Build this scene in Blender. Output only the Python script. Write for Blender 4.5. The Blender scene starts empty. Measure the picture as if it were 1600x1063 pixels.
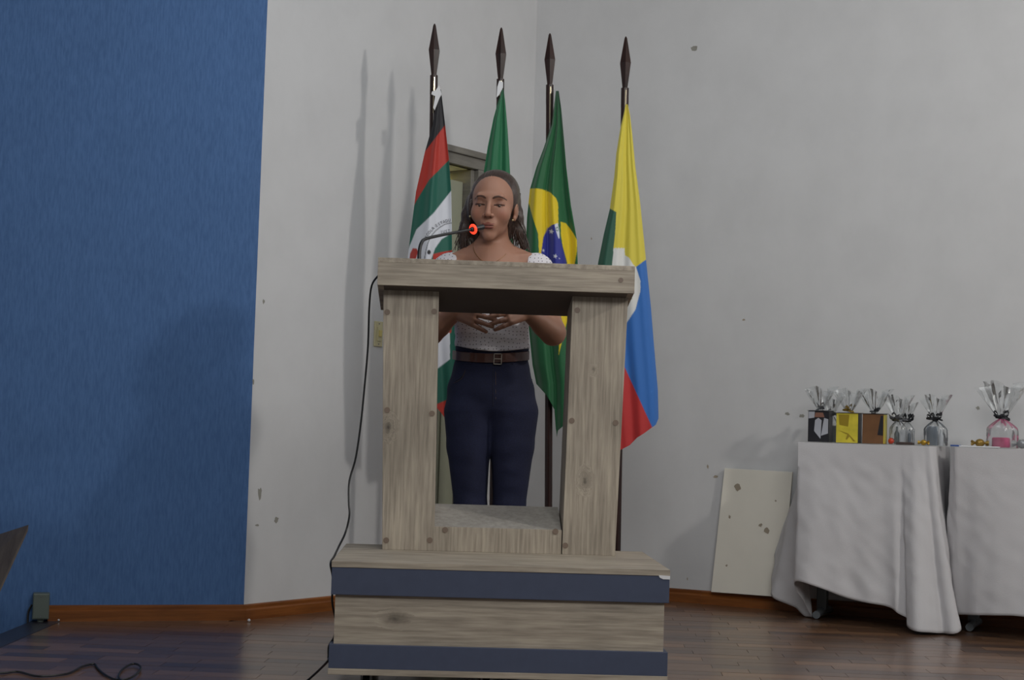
import bpy, bmesh, math, random
import numpy as np
from mathutils import Vector, Matrix, noise

random.seed(7)
C = bpy.context.scene.collection
scn = bpy.context.scene

# ------------------------------------------------------------------ camera
FPX = 2450.0                       # focal length in pixels of the 1600x1063 frame
CAMH = 0.74                        # eye height above the stage floor
PITCH = math.radians(3.11)
ROLL = math.radians(1.75)
cp, sp, cr, sr = math.cos(PITCH), math.sin(PITCH), math.cos(ROLL), math.sin(ROLL)
Fv = Vector((0, cp, sp)); R0 = Vector((1, 0, 0)); U0 = Vector((0, -sp, cp))
Rv = R0 * cr + U0 * sr; Uv = U0 * cr - R0 * sr
cam_d = bpy.data.cameras.new('camera'); cam = bpy.data.objects.new('camera', cam_d); C.objects.link(cam)
cam_d.sensor_width = 36.0; cam_d.lens = FPX / 1600 * 36; cam_d.clip_end = 100
m = Matrix.Identity(4)
for i in range(3):
    m[i][0] = Rv[i]; m[i][1] = Uv[i]; m[i][2] = -Fv[i]
m[2][3] = CAMH
cam.matrix_world = m
scn.camera = cam

def ray(x, y): return Fv * FPX + Rv * (x - 800) - Uv * (y - 531.5)
def P(x, y, Y):                    # world point seen at pixel (x,y) standing at depth Y
    r = ray(x, y); return Vector((0, 0, CAMH)) + r * (Y / r.y)
def G(x, y, z=0.0):                # world point at height z
    r = ray(x, y); return Vector((0, 0, CAMH)) + r * ((z - CAMH) / r.z)

# ------------------------------------------------------------------ light, exposure
scn.view_settings.view_transform = 'Standard'
scn.view_settings.look = 'None'
scn.view_settings.gamma = 1.0
scn.view_settings.use_curve_mapping = False
scn.view_settings.exposure = 0.0
w = bpy.data.worlds.new('world'); scn.world = w; w.use_nodes = True
w.node_tree.nodes['Background'].inputs[0].default_value = (0.92, 0.95, 1.0, 1)
w.node_tree.nodes['Background'].inputs[1].default_value = 0.34

def area(name, loc, target, sx, sy, power, col):
    l = bpy.data.lights.new(name, 'AREA'); l.shape = 'RECTANGLE'; l.size = sx; l.size_y = sy
    l.energy = power; l.color = col
    o = bpy.data.objects.new(name, l); C.objects.link(o); o.location = loc
    o.rotation_euler = (Vector(target) - Vector(loc)).to_track_quat('-Z', 'Y').to_euler()
    return o
area('hall_ceiling_light', (0.6, 1.0, 3.1), (0.3, 6.0, 1.2), 2.6, 1.4, 108, (0.985, 0.985, 0.98))
area('stage_ceiling_light', (0.5, 4.6, 3.1), (0.5, 5.6, 0.0), 2.4, 1.0, 15, (0.85, 0.93, 1.0))
area('side_window_light', (3.5, 3.3, 3.1), (-0.3, 6.0, 1.9), 0.2, 0.2, 42, (1.0, 0.96, 0.9))

# ------------------------------------------------------------------ helpers
def lin(r, g, b):
    def f(c):
        c /= 255.0
        return c / 12.92 if c <= 0.04045 else ((c + 0.055) / 1.055) ** 2.4
    return (f(r), f(g), f(b))

def tag(o, label=None, cat=None, group=None, kind=None):
    if label: o['label'] = label
    if cat: o['category'] = cat
    if group: o['group'] = group
    if kind: o['kind'] = kind
    return o

def empty(name, loc=(0, 0, 0), rz=0.0, **k):
    o = bpy.data.objects.new(name, None); C.objects.link(o)
    o.location = loc; o.rotation_euler = (0, 0, rz); o.empty_display_size = 0.05
    return tag(o, **k)

def link(name, me, mat, parent=None, smooth=False):
    if mat is not None:
        for mm in (mat if isinstance(mat, (list, tuple)) else [mat]): me.materials.append(mm)
    if smooth: me.polygons.foreach_set('use_smooth', [True] * len(me.polygons))
    o = bpy.data.objects.new(name, me); C.objects.link(o)
    if parent: o.parent = parent
    return o

def from_np(name, v, f, mat, parent=None, smooth=True, col=None):
    me = bpy.data.meshes.new(name)
    v = np.asarray(v, np.float32); f = np.asarray(f, np.int32)
    me.vertices.add(len(v)); me.vertices.foreach_set('co', v.ravel())
    me.loops.add(f.size); me.loops.foreach_set('vertex_index', f.ravel())
    me.polygons.add(len(f))
    me.polygons.foreach_set('loop_start', np.arange(0, f.size, f.shape[1], dtype=np.int32))
    me.polygons.foreach_set('loop_total', np.full(len(f), f.shape[1], np.int32))
    me.update(calc_edges=True)
    if col is not None:
        a = me.color_attributes.new('Col', 'FLOAT_COLOR', 'POINT')
        c = np.ones((len(v), 4), np.float32); c[:, :3] = col
        a.data.foreach_set('color', c.ravel())
    return link(name, me, mat, parent, smooth)

class MB:
    """collects shapes into one bmesh and links it as ONE object"""
    def __init__(s): s.bm = bmesh.new()
    def quad8(s, pts, bevel=0.0, mi=0):      # 8 corners: bottom 4 (ccw), top 4
        vs = [s.bm.verts.new(p) for p in pts]
        fs = []
        for idx in ((3, 2, 1, 0), (4, 5, 6, 7), (0, 1, 5, 4), (1, 2, 6, 5), (2, 3, 7, 6), (3, 0, 4, 7)):
            f = s.bm.faces.new([vs[i] for i in idx]); f.material_index = mi; fs.append(f)
        if bevel > 0:
            es = list({e for f in fs for e in f.edges})
            bmesh.ops.bevel(s.bm, geom=es, offset=bevel, segments=2, affect='EDGES', profile=0.5)
        return s
    def box(s, x0, x1, y0, y1, z0, z1, bevel=0.0, mi=0):
        return s.quad8([(x0, y0, z0), (x1, y0, z0), (x1, y1, z0), (x0, y1, z0),
                        (x0, y0, z1), (x1, y0, z1), (x1, y1, z1), (x0, y1, z1)], bevel, mi)
    def tube(s, pts, r, n=8, caps=True):
        pts = [Vector(p) for p in pts]
        rs = r if isinstance(r, (list, tuple)) else [r] * len(pts)
        rings = []; prev = None
        for i, p in enumerate(pts):
            t = (pts[min(i + 1, len(pts) - 1)] - pts[max(i - 1, 0)]).normalized()
            if prev is None:
                a = t.cross(Vector((0, 0, 1)) if abs(t.z) < 0.9 else Vector((1, 0, 0))).normalized()
            else:
                a = (prev - t * prev.dot(t)).normalized()
            prev = a; b = t.cross(a)
            rings.append([s.bm.verts.new(p + (a * math.cos(2 * math.pi * k / n) + b * math.sin(2 * math.pi * k / n)) * rs[i]) for k in range(n)])
        for i in range(len(rings) - 1):
            for k in range(n):
                s.bm.faces.new((rings[i][k], rings[i][(k + 1) % n], rings[i + 1][(k + 1) % n], rings[i + 1][k]))
        if caps:
            s.bm.faces.new(rings[0][::-1]); s.bm.faces.new(rings[-1])
        return s
    def lathe(s, prof, n=16, c=(0, 0, 0), rot=0.0):   # prof: (r, z) list, about vertical axis at c
        rings = []
        for r, z in prof:
            rings.append([s.bm.verts.new((c[0] + r * math.cos(rot + 2 * math.pi * k / n), c[1] + r * math.sin(rot + 2 * math.pi * k / n), c[2] + z)) for k in range(n)])
        for i in range(len(rings) - 1):
            for k in range(n):
                s.bm.faces.new((rings[i][k], rings[i][(k + 1) % n], rings[i + 1][(k + 1) % n], rings[i + 1][k]))
        s.bm.faces.new(rings[0][::-1]); s.bm.faces.new(rings[-1])
        return s
    def prism(s, poly, dvec, mi=0):           # flat polygon extruded by vector
        d = Vector(dvec)
        a = [s.bm.verts.new(Vector(p)) for p in poly]; b = [s.bm.verts.new(Vector(p) + d) for p in poly]
        n = len(a)
        f = s.bm.faces.new(a); f.material_index = mi; f = s.bm.faces.new(b[::-1]); f.material_index = mi
        for i in range(n):
            f = s.bm.faces.new((a[i], b[i], b[(i + 1) % n], a[(i + 1) % n])); f.material_index = mi
        return s
    def sphere(s, c, r, n=12, sc=(1, 1, 1)):
        mt = Matrix.Translation(c) @ Matrix.Diagonal((sc[0] * r, sc[1] * r, sc[2] * r, 1))
        bmesh.ops.create_uvsphere(s.bm, u_segments=n, v_segments=max(6, n // 2 + 2), radius=1, matrix=mt)
        return s
    def build(s, name, mat, parent=None, smooth=False):
        bmesh.ops.recalc_face_normals(s.bm, faces=s.bm.faces)
        me = bpy.data.meshes.new(name); s.bm.to_mesh(me); s.bm.free()
        o = link(name, me, mat, parent, smooth)
        if smooth:
            try: me.set_sharp_from_angle(angle=math.radians(40))
            except Exception: pass
        return o

# ------------------------------------------------------------------ materials
def new_mat(name):
    mt = bpy.data.materials.new(name); mt.use_nodes = True
    nt = mt.node_tree; return mt, nt, nt.nodes['Principled BSDF']

def plain(name, rgb, rough=0.6, metal=0.0, spec=0.5, bump=0.0, bscale=200, var=0.0, vscale=8, emit=None, estr=1.0, coat=0.0):
    mt, nt, b = new_mat(name)
    c = lin(*rgb)
    b.inputs['Base Color'].default_value = (*c, 1); b.inputs['Roughness'].default_value = rough
    b.inputs['Metallic'].default_value = metal; b.inputs['Specular IOR Level'].default_value = spec
    b.inputs['Coat Weight'].default_value = coat
    tc = nt.nodes.new('ShaderNodeTexCoord')
    if var > 0:
        n = nt.nodes.new('ShaderNodeTexNoise'); n.inputs['Scale'].default_value = vscale; n.inputs['Detail'].default_value = 5
        r = nt.nodes.new('ShaderNodeValToRGB')
        r.color_ramp.elements[0].position = 0.3; r.color_ramp.elements[1].position = 0.7
        r.color_ramp.elements[0].color = (*[x * (1 - var) for x in c], 1); r.color_ramp.elements[1].color = (*[min(1, x * (1 + var)) for x in c], 1)
        nt.links.new(tc.outputs['Object'], n.inputs['Vector']); nt.links.new(n.outputs['Fac'], r.inputs[0]); nt.links.new(r.outputs[0], b.inputs['Base Color'])
    if bump > 0:
        n = nt.nodes.new('ShaderNodeTexNoise'); n.inputs['Scale'].default_value = bscale; n.inputs['Detail'].default_value = 3
        bp = nt.nodes.new('ShaderNodeBump'); bp.inputs['Strength'].default_value = bump; bp.inputs['Distance'].default_value = 0.002
        nt.links.new(tc.outputs['Object'], n.inputs['Vector']); nt.links.new(n.outputs['Fac'], bp.inputs['Height']); nt.links.new(bp.outputs[0], b.inputs['Normal'])
    if emit:
        b.inputs['Emission Color'].default_value = (*lin(*emit), 1); b.inputs['Emission Strength'].default_value = estr
    return mt

def streaks(name, c1, c2, scale, rough=0.7, bump=0.3, dist=0.003, detail=4, p0=0.35, p1=0.65, spec=0.4, knots=(), grain_axis=None, drift=0.13):
    """noise stretched along one axis: wood grain, trowelled plaster"""
    mt, nt, b = new_mat(name)
    tc = nt.nodes.new('ShaderNodeTexCoord'); mp = nt.nodes.new('ShaderNodeMapping'); mp.inputs['Scale'].default_value = scale
    n = nt.nodes.new('ShaderNodeTexNoise'); n.inputs['Scale'].default_value = 1.0; n.inputs['Detail'].default_value = detail; n.inputs['Roughness'].default_value = 0.6
    r = nt.nodes.new('ShaderNodeValToRGB'); r.color_ramp.elements[0].position = p0; r.color_ramp.elements[1].position = p1
    r.color_ramp.elements[0].color = (*lin(*c1), 1); r.color_ramp.elements[1].color = (*lin(*c2), 1)
    src = tc.outputs['Object']
    colout = r.outputs[0]
    for (kp, kr) in knots:
        # knot: grain bends round it and darkens at the heart
        vs = nt.nodes.new('ShaderNodeVectorMath'); vs.operation = 'SUBTRACT'; vs.inputs[1].default_value = kp
        nt.links.new(tc.outputs['Object'], vs.inputs[0])
        sc = nt.nodes.new('ShaderNodeVectorMath'); sc.operation = 'MULTIPLY'
        sc.inputs[1].default_value = (1, 0, 0.6) if grain_axis == 'z' else (0.6, 0, 1)
        nt.links.new(vs.outputs[0], sc.inputs[0])
        ln = nt.nodes.new('ShaderNodeVectorMath'); ln.operation = 'LENGTH'; nt.links.new(sc.outputs[0], ln.inputs[0])
        nn = nt.nodes.new('ShaderNodeTexNoise'); nn.inputs['Scale'].default_value = 60; nt.links.new(tc.outputs['Object'], nn.inputs['Vector'])
        ad = nt.nodes.new('ShaderNodeMath'); ad.operation = 'MULTIPLY_ADD'; ad.inputs[1].default_value = 0.02; nt.links.new(nn.outputs['Fac'], ad.inputs[0]); nt.links.new(ln.outputs['Value'], ad.inputs[2])
        kr2 = nt.nodes.new('ShaderNodeMapRange'); kr2.inputs[1].default_value = 0.01; kr2.inputs[2].default_value = 0.01 + kr
        kr2.inputs[3].default_value = 1; kr2.inputs[4].default_value = 0; nt.links.new(ad.outputs[0], kr2.inputs[0])
        sv = nt.nodes.new('ShaderNodeVectorMath'); sv.operation = 'SCALE'; nt.links.new(vs.outputs[0], sv.inputs[0]); nt.links.new(kr2.outputs[0], sv.inputs['Scale'])
        sub = nt.nodes.new('ShaderNodeVectorMath'); sub.operation = 'SUBTRACT'; nt.links.new(src, sub.inputs[0]); nt.links.new(sv.outputs[0], sub.inputs[1])
        src = sub.outputs[0]
        pw = nt.nodes.new('ShaderNodeMath'); pw.operation = 'POWER'; pw.inputs[1].default_value = 2.6; nt.links.new(kr2.outputs[0], pw.inputs[0])
        mx = nt.nodes.new('ShaderNodeMix'); mx.data_type = 'RGBA'; mx.inputs[7].default_value = (*lin(62, 56, 50), 1)
        ml = nt.nodes.new('ShaderNodeMath'); ml.operation = 'MULTIPLY'; ml.inputs[1].default_value = 0.85; nt.links.new(pw.outputs[0], ml.inputs[0])
        nt.links.new(ml.outputs[0], mx.inputs[0]); nt.links.new(colout, mx.inputs[6]); colout = mx.outputs[2]
    nt.links.new(src, mp.inputs['Vector']); nt.links.new(mp.outputs[0], n.inputs['Vector']); nt.links.new(n.outputs['Fac'], r.inputs[0])
    # slow tonal drift
    n2 = nt.nodes.new('ShaderNodeTexNoise'); n2.inputs['Scale'].default_value = 5.0
    nt.links.new(tc.outputs['Object'], n2.inputs['Vector'])
    hs = nt.nodes.new('ShaderNodeHueSaturation'); mr = nt.nodes.new('ShaderNodeMapRange'); mr.inputs[1].default_value = 0.3; mr.inputs[2].default_value = 0.7; mr.inputs[3].default_value = 1 - drift; mr.inputs[4].default_value = 1 + drift
    nt.links.new(n2.outputs['Fac'], mr.inputs[0]); nt.links.new(mr.outputs[0], hs.inputs['Value']); nt.links.new(colout, hs.inputs['Color'])
    nt.links.new(hs.outputs[0], b.inputs['Base Color'])
    bp = nt.nodes.new('ShaderNodeBump'); bp.inputs['Strength'].default_value = bump; bp.inputs['Distance'].default_value = dist
    nt.links.new(n.outputs['Fac'], bp.inputs['Height']); nt.links.new(bp.outputs[0], b.inputs['Normal'])
    b.inputs['Roughness'].default_value = rough; b.inputs['Specular IOR Level'].default_value = spec
    return mt

def attr_mat(name, rough=0.6, sheen=0.0, sss=0.0, bump=0.0, bscale=600, spec=0.4):
    mt, nt, b = new_mat(name)
    a = nt.nodes.new('ShaderNodeVertexColor'); a.layer_name = 'Col'
    nt.links.new(a.outputs['Color'], b.inputs['Base Color'])
    b.inputs['Roughness'].default_value = rough; b.inputs['Sheen Weight'].default_value = sheen; b.inputs['Specular IOR Level'].default_value = spec
    if sss:
        b.inputs['Subsurface Weight'].default_value = sss; b.inputs['Subsurface Radius'].default_value = (0.01, 0.004, 0.002); b.inputs['Subsurface Scale'].default_value = 0.6
    if bump:
        tc = nt.nodes.new('ShaderNodeTexCoord'); n = nt.nodes.new('ShaderNodeTexNoise'); n.inputs['Scale'].default_value = bscale
        bp = nt.nodes.new('ShaderNodeBump'); bp.inputs['Strength'].default_value = bump; bp.inputs['Distance'].default_value = 0.001
        nt.links.new(tc.outputs['Object'], n.inputs['Vector']); nt.links.new(n.outputs['Fac'], bp.inputs['Height']); nt.links.new(bp.outputs[0], b.inputs['Normal'])
    return mt

def cellophane_mat():
    mt, nt, b = new_mat('cellophane'); nt.nodes.remove(b)
    out = nt.nodes['Material Output']
    t = nt.nodes.new('ShaderNodeBsdfTransparent'); t.inputs[0].default_value = (0.97, 0.98, 0.98, 1)
    g = nt.nodes.new('ShaderNodeBsdfGlossy'); g.inputs['Roughness'].default_value = 0.22
    d = nt.nodes.new('ShaderNodeBsdfDiffuse'); d.inputs[0].default_value = (0.8, 0.82, 0.85, 1)
    fr = nt.nodes.new('ShaderNodeFresnel'); fr.inputs[0].default_value = 1.5
    m1 = nt.nodes.new('ShaderNodeMixShader'); m2 = nt.nodes.new('ShaderNodeMixShader'); m2.inputs[0].default_value = 0.09
    nt.links.new(t.outputs[0], m2.inputs[1]); nt.links.new(d.outputs[0], m2.inputs[2])
    ad = nt.nodes.new('ShaderNodeMath'); ad.operation = 'ADD'; ad.inputs[1].default_value = 0.06; ad.use_clamp = True
    nt.links.new(fr.outputs[0], ad.inputs[0]); nt.links.new(ad.outputs[0], m1.inputs[0])
    nt.links.new(m2.outputs[0], m1.inputs[1]); nt.links.new(g.outputs[0], m1.inputs[2]); nt.links.new(m1.outputs[0], out.inputs[0])
    return mt

M = {}
M['white_wall'] = streaks('painted_plaster', (203, 203, 204), (208, 208, 209), (5, 5, 4), rough=0.55, bump=0.05, dist=0.003, detail=6, drift=0.012)
M['blue_wall'] = streaks('blue_textured_plaster', (68, 102, 150), (80, 115, 165), (150, 150, 22), rough=0.8, bump=0.3, dist=0.003, detail=5, drift=0.03)
M['base'] = streaks('varnished_baseboard_wood', (108, 60, 22), (136, 80, 34), (4, 4, 60), rough=0.35, bump=0.05)
M['ceil'] = plain('ceiling_paint', (205, 205, 200), 0.9)
M['door'] = plain('grey_green_door_paint', (158, 160, 140), 0.6, var=0.04)
M['frame'] = streaks('dark_grey_frame_paint', (116, 112, 104), (132, 128, 120), (4, 4, 40), rough=0.6, bump=0.1)
M['yellow_wall'] = plain('yellow_wall_beyond', (214, 204, 110), 0.9)
KV = ((140, 130, 117), (176, 165, 149))
M['oak_h'] = streaks('grey_oak_board_horizontal', KV[0], KV[1], (6, 40, 130), rough=0.6, bump=0.1, dist=0.001, detail=7)
M['oak_v'] = streaks('grey_oak_board_upright', KV[0], KV[1], (130, 40, 6), rough=0.6, bump=0.1, dist=0.001, detail=7)
M['oak_d'] = streaks('grey_oak_board_deep', KV[0], KV[1], (60, 60, 60), rough=0.6, bump=0.1, dist=0.001, detail=7)
M['under'] = plain('shade_darkened_underside_board', (84, 76, 70), 0.6, var=.1)  # brown darkened to put the shade under the desk into the colour
M['navy'] = plain('blue_grey_laminate', (66, 74, 96), 0.55, var=0.05, vscale=30)
M['plug'] = plain('screw_cover_cap', (120, 103, 90), 0.5)
M['steel'] = plain('grey_metal', (120, 122, 125), 0.35, metal=0.9)
M['greymetal'] = plain('painted_grey_metal', (110, 116, 120), 0.45)
M['black'] = plain('black_rubber', (18, 18, 20), 0.45)
M['blackp'] = plain('black_plastic', (26, 26, 28), 0.4)
M['pole'] = streaks('dark_varnished_pole_wood', (34, 20, 18), (52, 30, 26), (80, 80, 5), rough=0.32, bump=0.05)
M['brass'] = plain('pale_polished_ferrule', (215, 200, 170), 0.25, metal=0.8)
M['flag'] = attr_mat('dyed_flag_cloth', 0.55, sheen=0.3, bump=0.05)
M['cloth'] = plain('white_tablecloth', (198, 196, 198), 0.85, bump=0.25, bscale=350)
M['cream'] = plain('cream_plastic', (196, 188, 150), 0.45)
M['ivory'] = plain('yellowed_toggle', (205, 190, 120), 0.4)
M['boxgreen'] = plain('grey_green_metal_box', (92, 102, 96), 0.5, var=0.06)
M['maroon'] = plain('dark_maroon_step', (38, 16, 18), 0.6)
M['nosing'] = plain('stage_edge_strip', (48, 46, 52), 0.35, var=0.1)
M['panelw'] = plain('white_painted_board', (232, 227, 214), 0.6, var=0.03, vscale=6)
M['chip'] = plain('bare_plaster_chip', (158, 146, 128), 0.9)
M['chipd'] = plain('grey_plaster_mark', (146, 144, 136), 0.9)
M['cello'] = cellophane_mat()
M['white'] = plain('white_paper', (220, 220, 222), 0.6)

# ------------------------------------------------------------------ the setting
CORN = G(812, 921); BCOR = G(380, 969); RFAR = G(1620, 984)
BL = G(60, 971)
WH = 3.2
def v2(p): return Vector((p.x, p.y, 0))
CORN, BCOR, RFAR, BL = map(v2, (CORN, BCOR, RFAR, BL))
dblue = (BL - BCOR).normalized(); BFAR = BCOR + dblue * 2.6
dright = (RFAR - CORN).normalized(); REND = CORN + dright * 4.2
dleft = (BCOR - CORN).normalized()

def nrm(d, toward=Vector((0, 0, 0)), at=None):
    n = Vector((-d.y, d.x, 0))
    if n.dot(toward - at) < 0: n = -n
    return n
nR = nrm(dright, at=CORN); nL = nrm(dleft, at=CORN); nB = nrm(dblue, at=BCOR)
T = 0.15
def wall_seg(mb, a, b, n, z0, z1, t=T):
    a2, b2 = a - n * t, b - n * t
    mb.quad8([(a.x, a.y, z0), (b.x, b.y, z0), (b2.x, b2.y, z0), (a2.x, a2.y, z0),
              (a.x, a.y, z1), (b.x, b.y, z1), (b2.x, b2.y, z1), (a2.x, a2.y, z1)])
Lc = (BCOR - CORN).length
def wall_t(px, py):     # distance from the corner along the left wall of the wall point seen at this pixel
    r = ray(px, py); o = Vector((0, 0, CAMH)); k = (CORN - o).dot(nL) / r.dot(nL)
    return (o + r * k - CORN).dot(dleft), (o + r * k).z
# door opening in the left white wall
tR, zR = wall_t(742, 268); tL, zL = wall_t(691, 251)
DOORH = 0.5 * (zR + zL)
mb = MB()
wall_seg(mb, CORN - dleft * 0.0, CORN + dleft * tR, nL, -0.1, WH)
wall_seg(mb, CORN + dleft * tL, BCOR, nL, -0.1, WH)
wall_seg(mb, CORN + dleft * tR, CORN + dleft * tL, nL, DOORH, WH)
wall_left = tag(mb.build('wall_left', M['white_wall']), kind='structure')
mb = MB(); wall_seg(mb, BCOR, BFAR, nB, -0.8, WH)
wall_blue = tag(mb.build('wall_stage_side', M['blue_wall']), kind='structure')
mb = MB(); wall_seg(mb, CORN, REND, nR, -0.8, WH)
wall_right = tag(mb.build('wall_right', M['white_wall']), kind='structure')

# frame of the doorway: profiled header and two jambs, then the leaf
door = tag(empty('door_1', CORN + dleft * (0.5 * (tL + tR)), math.atan2(dleft.y, dleft.x)), kind='structure')
hw = 0.5 * (tL - tR)
# local x runs along the wall away from the corner; find which local y faces the room
sy = 1.0 if Vector((-dleft.y, dleft.x, 0)).dot(nL) > 0 else -1.0
def yb(a, b): return (min(a * sy, b * sy), max(a * sy, b * sy))
FW = 0.075
def door_box(name, x0, x1, ya, yb_, z0, z1, mt, bev=0.003):
    y0, y1 = yb(ya, yb_); return MB().box(x0, x1, y0, y1, z0, z1, bev).build(name, mt, door)
door_box('header', -hw - FW, hw + FW, -0.02, 0.022, DOORH, DOORH + FW, M['frame'])
door_box('header_moulding', -hw - FW - .008, hw + FW + .008, 0.022, 0.034, DOORH + FW * .62, DOORH + FW, M['frame'], 0.004)
for s in (-1, 1):
    x0, x1 = sorted((s * hw, s * (hw + FW)))
    door_box('jamb', x0, x1, -0.02, 0.022, 0, DOORH, M['frame'])
    x0, x1 = sorted((s * hw, s * (hw - 0.025)))
    door_box('door_stop', x0, x1, -0.14, -0.0, 0, DOORH, M['frame'])
door_box('door_leaf', -hw + 0.03, hw - 0.028, -0.075, -0.04, 0.01, DOORH - 0.055, M['door'])
door_box('leaf_panel', -hw + 0.09, hw - 0.09, -0.04, -0.032, 0.15, 0.85, M['door'], 0.002)
y0, y1 = yb(-0.9, -0.85)
tag(MB().box(-hw - .5, hw + .5, y0, y1, -0.1, WH - 0.3).build('wall_passage', M['yellow_wall']), kind='structure')
bpy.data.objects['wall_passage'].location = door.location; bpy.data.objects['wall_passage'].rotation_euler = door.rotation_euler

area('added_passage_light', CORN + dleft * tL - nL * 0.5 + Vector((0, 0, 2.7)), CORN + dleft * tR - nL * 0.9 + Vector((0, 0, 1.6)), 0.3, 0.3, 45, (1, .95, .75))  # unseen lamp, added to brighten the yellow wall above the leaf

# baseboards
BH = 0.056
def baseboard(name, a, b, n, proud=0.016, z0=0.0):
    mb = MB()
    prof = [(0, 0), (proud, 0), (proud, BH * .62), (proud * .55, BH * .72), (proud * .6, BH * .92), (proud * .3, BH), (0, BH)]
    d = b - a
    mb.prism([a + n * p[0] + Vector((0, 0, z0 + p[1])) for p in prof], d)
    return tag(mb.build(name, M['base']), kind='structure')
STL = G(50, 990); STL = Vector((STL.x, BL.y, 0))
tb = (BCOR - STL).length
baseboard('baseboard_stage_side', BCOR - dblue * 0.008, BCOR + dblue * (G(74, 971) - BCOR).dot(dblue), nB)
baseboard('baseboard_left', BCOR + dleft * 0.006, CORN + dleft * (tL + FW + 0.003), nL)
baseboard('baseboard_left_far', CORN + dleft * (tR - FW - 0.003), CORN + dleft * 0.012, nL)
tp = (G(1105, 941) - CORN).dot(dright)
baseboard('baseboard_corner', CORN + dright * 0.01, CORN + dright * tp, nR)
baseboard('baseboard_right', CORN + dright * tp, REND, nR, proud=0.03)

# floor, stage front, hall
SX = -1.56; SFY = 3.75
fl = MB()
outer = [(SX, SFY), (REND.x, SFY), (REND.x, REND.y), (CORN.x, CORN.y), (BCOR.x, BCOR.y)]
tt = (SX - BCOR.x) / dblue.x; outer.append((SX, BCOR.y + dblue.y * tt))
fl.prism([(x, y, -0.012) for x, y in outer], (0, 0, -0.7))
grout = plain('dark_joint', (70, 50, 38), 0.5)
floor = tag(fl.build('floor', grout), kind='structure')
# parquet blocks, laid in rows across the stage: the largest in view single, the rest joined
def floor_mat(name, c):
    mt, nt, b = new_mat(name)
    tc = nt.nodes.new('ShaderNodeTexCoord'); mp = nt.nodes.new('ShaderNodeMapping'); mp.inputs['Scale'].default_value = (8, 90, 8)
    n = nt.nodes.new('ShaderNodeTexNoise'); n.inputs['Scale'].default_value = 1; n.inputs['Detail'].default_value = 6
    r = nt.nodes.new('ShaderNodeValToRGB'); r.color_ramp.elements[0].position = 0.3; r.color_ramp.elements[1].position = 0.72
    r.color_ramp.elements[0].color = (*[x * .72 for x in lin(*c)], 1); r.color_ramp.elements[1].color = (*[x * 1.3 for x in lin(*c)], 1)
    nt.links.new(tc.outputs['Object'], mp.inputs[0]); nt.links.new(mp.outputs[0], n.inputs['Vector']); nt.links.new(n.outputs['Fac'], r.inputs[0]); nt.links.new(r.outputs[0], b.inputs['Base Color'])
    b.inputs['Roughness'].default_value = 0.3; b.inputs['Specular IOR Level'].default_value = 0.5
    b.inputs['Coat Weight'].default_value = 0.35; b.inputs['Coat Roughness'].default_value = 0.16
    bp = nt.nodes.new('ShaderNodeBump'); bp.inputs['Strength'].default_value = 0.25; bp.inputs['Distance'].default_value = 0.001
    nt.links.new(n.outputs['Fac'], bp.inputs['Height']); nt.links.new(bp.outputs[0], b.inputs['Normal'])
    return mt
fmats = [floor_mat('parquet_%s' % s, c) for s, c in (('walnut', (92, 66, 48)), ('umber', (108, 78, 56)), ('tan', (124, 90, 64)), ('dark', (78, 56, 44)))]
BLX, BLY, GAP = 0.30, 0.075, 0.0004
def inside(x, y):
    c = False; n = len(outer); j = n - 1
    for i in range(n):
        xi, yi = outer[i]; xj, yj = outer[j]
        if (yi > y) != (yj > y) and x < (xj - xi) * (y - yi) / (yj - yi) + xi: c = not c
        j = i
    return c
def block_mesh(i):
    mb = MB(); hx, hy = BLX / 2 - GAP, BLY / 2 - GAP
    mb.quad8([(-hx, -hy, -.012), (hx, -hy, -.012), (hx, hy, -.012), (-hx, hy, -.012), (-hx + .0004, -hy + .0004, 0), (hx - .0004, -hy + .0004, 0), (hx - .0004, hy - .0004, 0), (-hx + .0004, hy - .0004, 0)])
    me = bpy.data.meshes.new('parquet_block'); bmesh.ops.recalc_face_normals(mb.bm, faces=mb.bm.faces); mb.bm.to_mesh(me); me.materials.append(fmats[i]); return me
bmeshes = [block_mesh(i) for i in range(4)]
FA = math.radians(-3.0); ca, sa = math.cos(FA), math.sin(FA)
cells = []
for j in range(-4, 70):
    for i in range(-14, 18):
        lx = i * BLX + (j % 2) * BLX * .5 + ((j * 37) % 5) * 0.02; ly = 3.6 + j * BLY
        x = lx * ca - (ly - 5) * sa; y = 5 + lx * sa + (ly - 5) * ca
        ok = all(inside(x + dx * ca - dy * sa, y + dx * sa + dy * ca) for dx in (-BLX / 2, BLX / 2) for dy in (-BLY / 2, BLY / 2))
        part = any(inside(x + dx * ca - dy * sa, y + dx * sa + dy * ca) for dx in [BLX * q / 10 for q in range(-5, 6)] for dy in (-BLY / 2, -BLY / 4, 0, BLY / 4, BLY / 2))
        if part: cells.append((x, y, ok))
def vis(x, y):
    px = 800 + x / y * FPX
    return y > 4.3 and -40 < px < 1640 and not (500 < px < 1060 and y < 5.6)
singles = sorted([c for c in cells if c[2] and vis(c[0], c[1])], key=lambda c: c[1])[:300]
ss = set(singles)
for k, (x, y, ok) in enumerate(singles):
    o = bpy.data.objects.new('parquet_block', bmeshes[random.choice((0, 0, 1, 1, 2, 3))]); C.objects.link(o); o.parent = floor
    o.location = (x, y, random.uniform(-.0002, .0002)); o.rotation_euler = (random.uniform(-.002, .002), random.uniform(-.001, .001), FA)
bm = bmesh.new()
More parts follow.
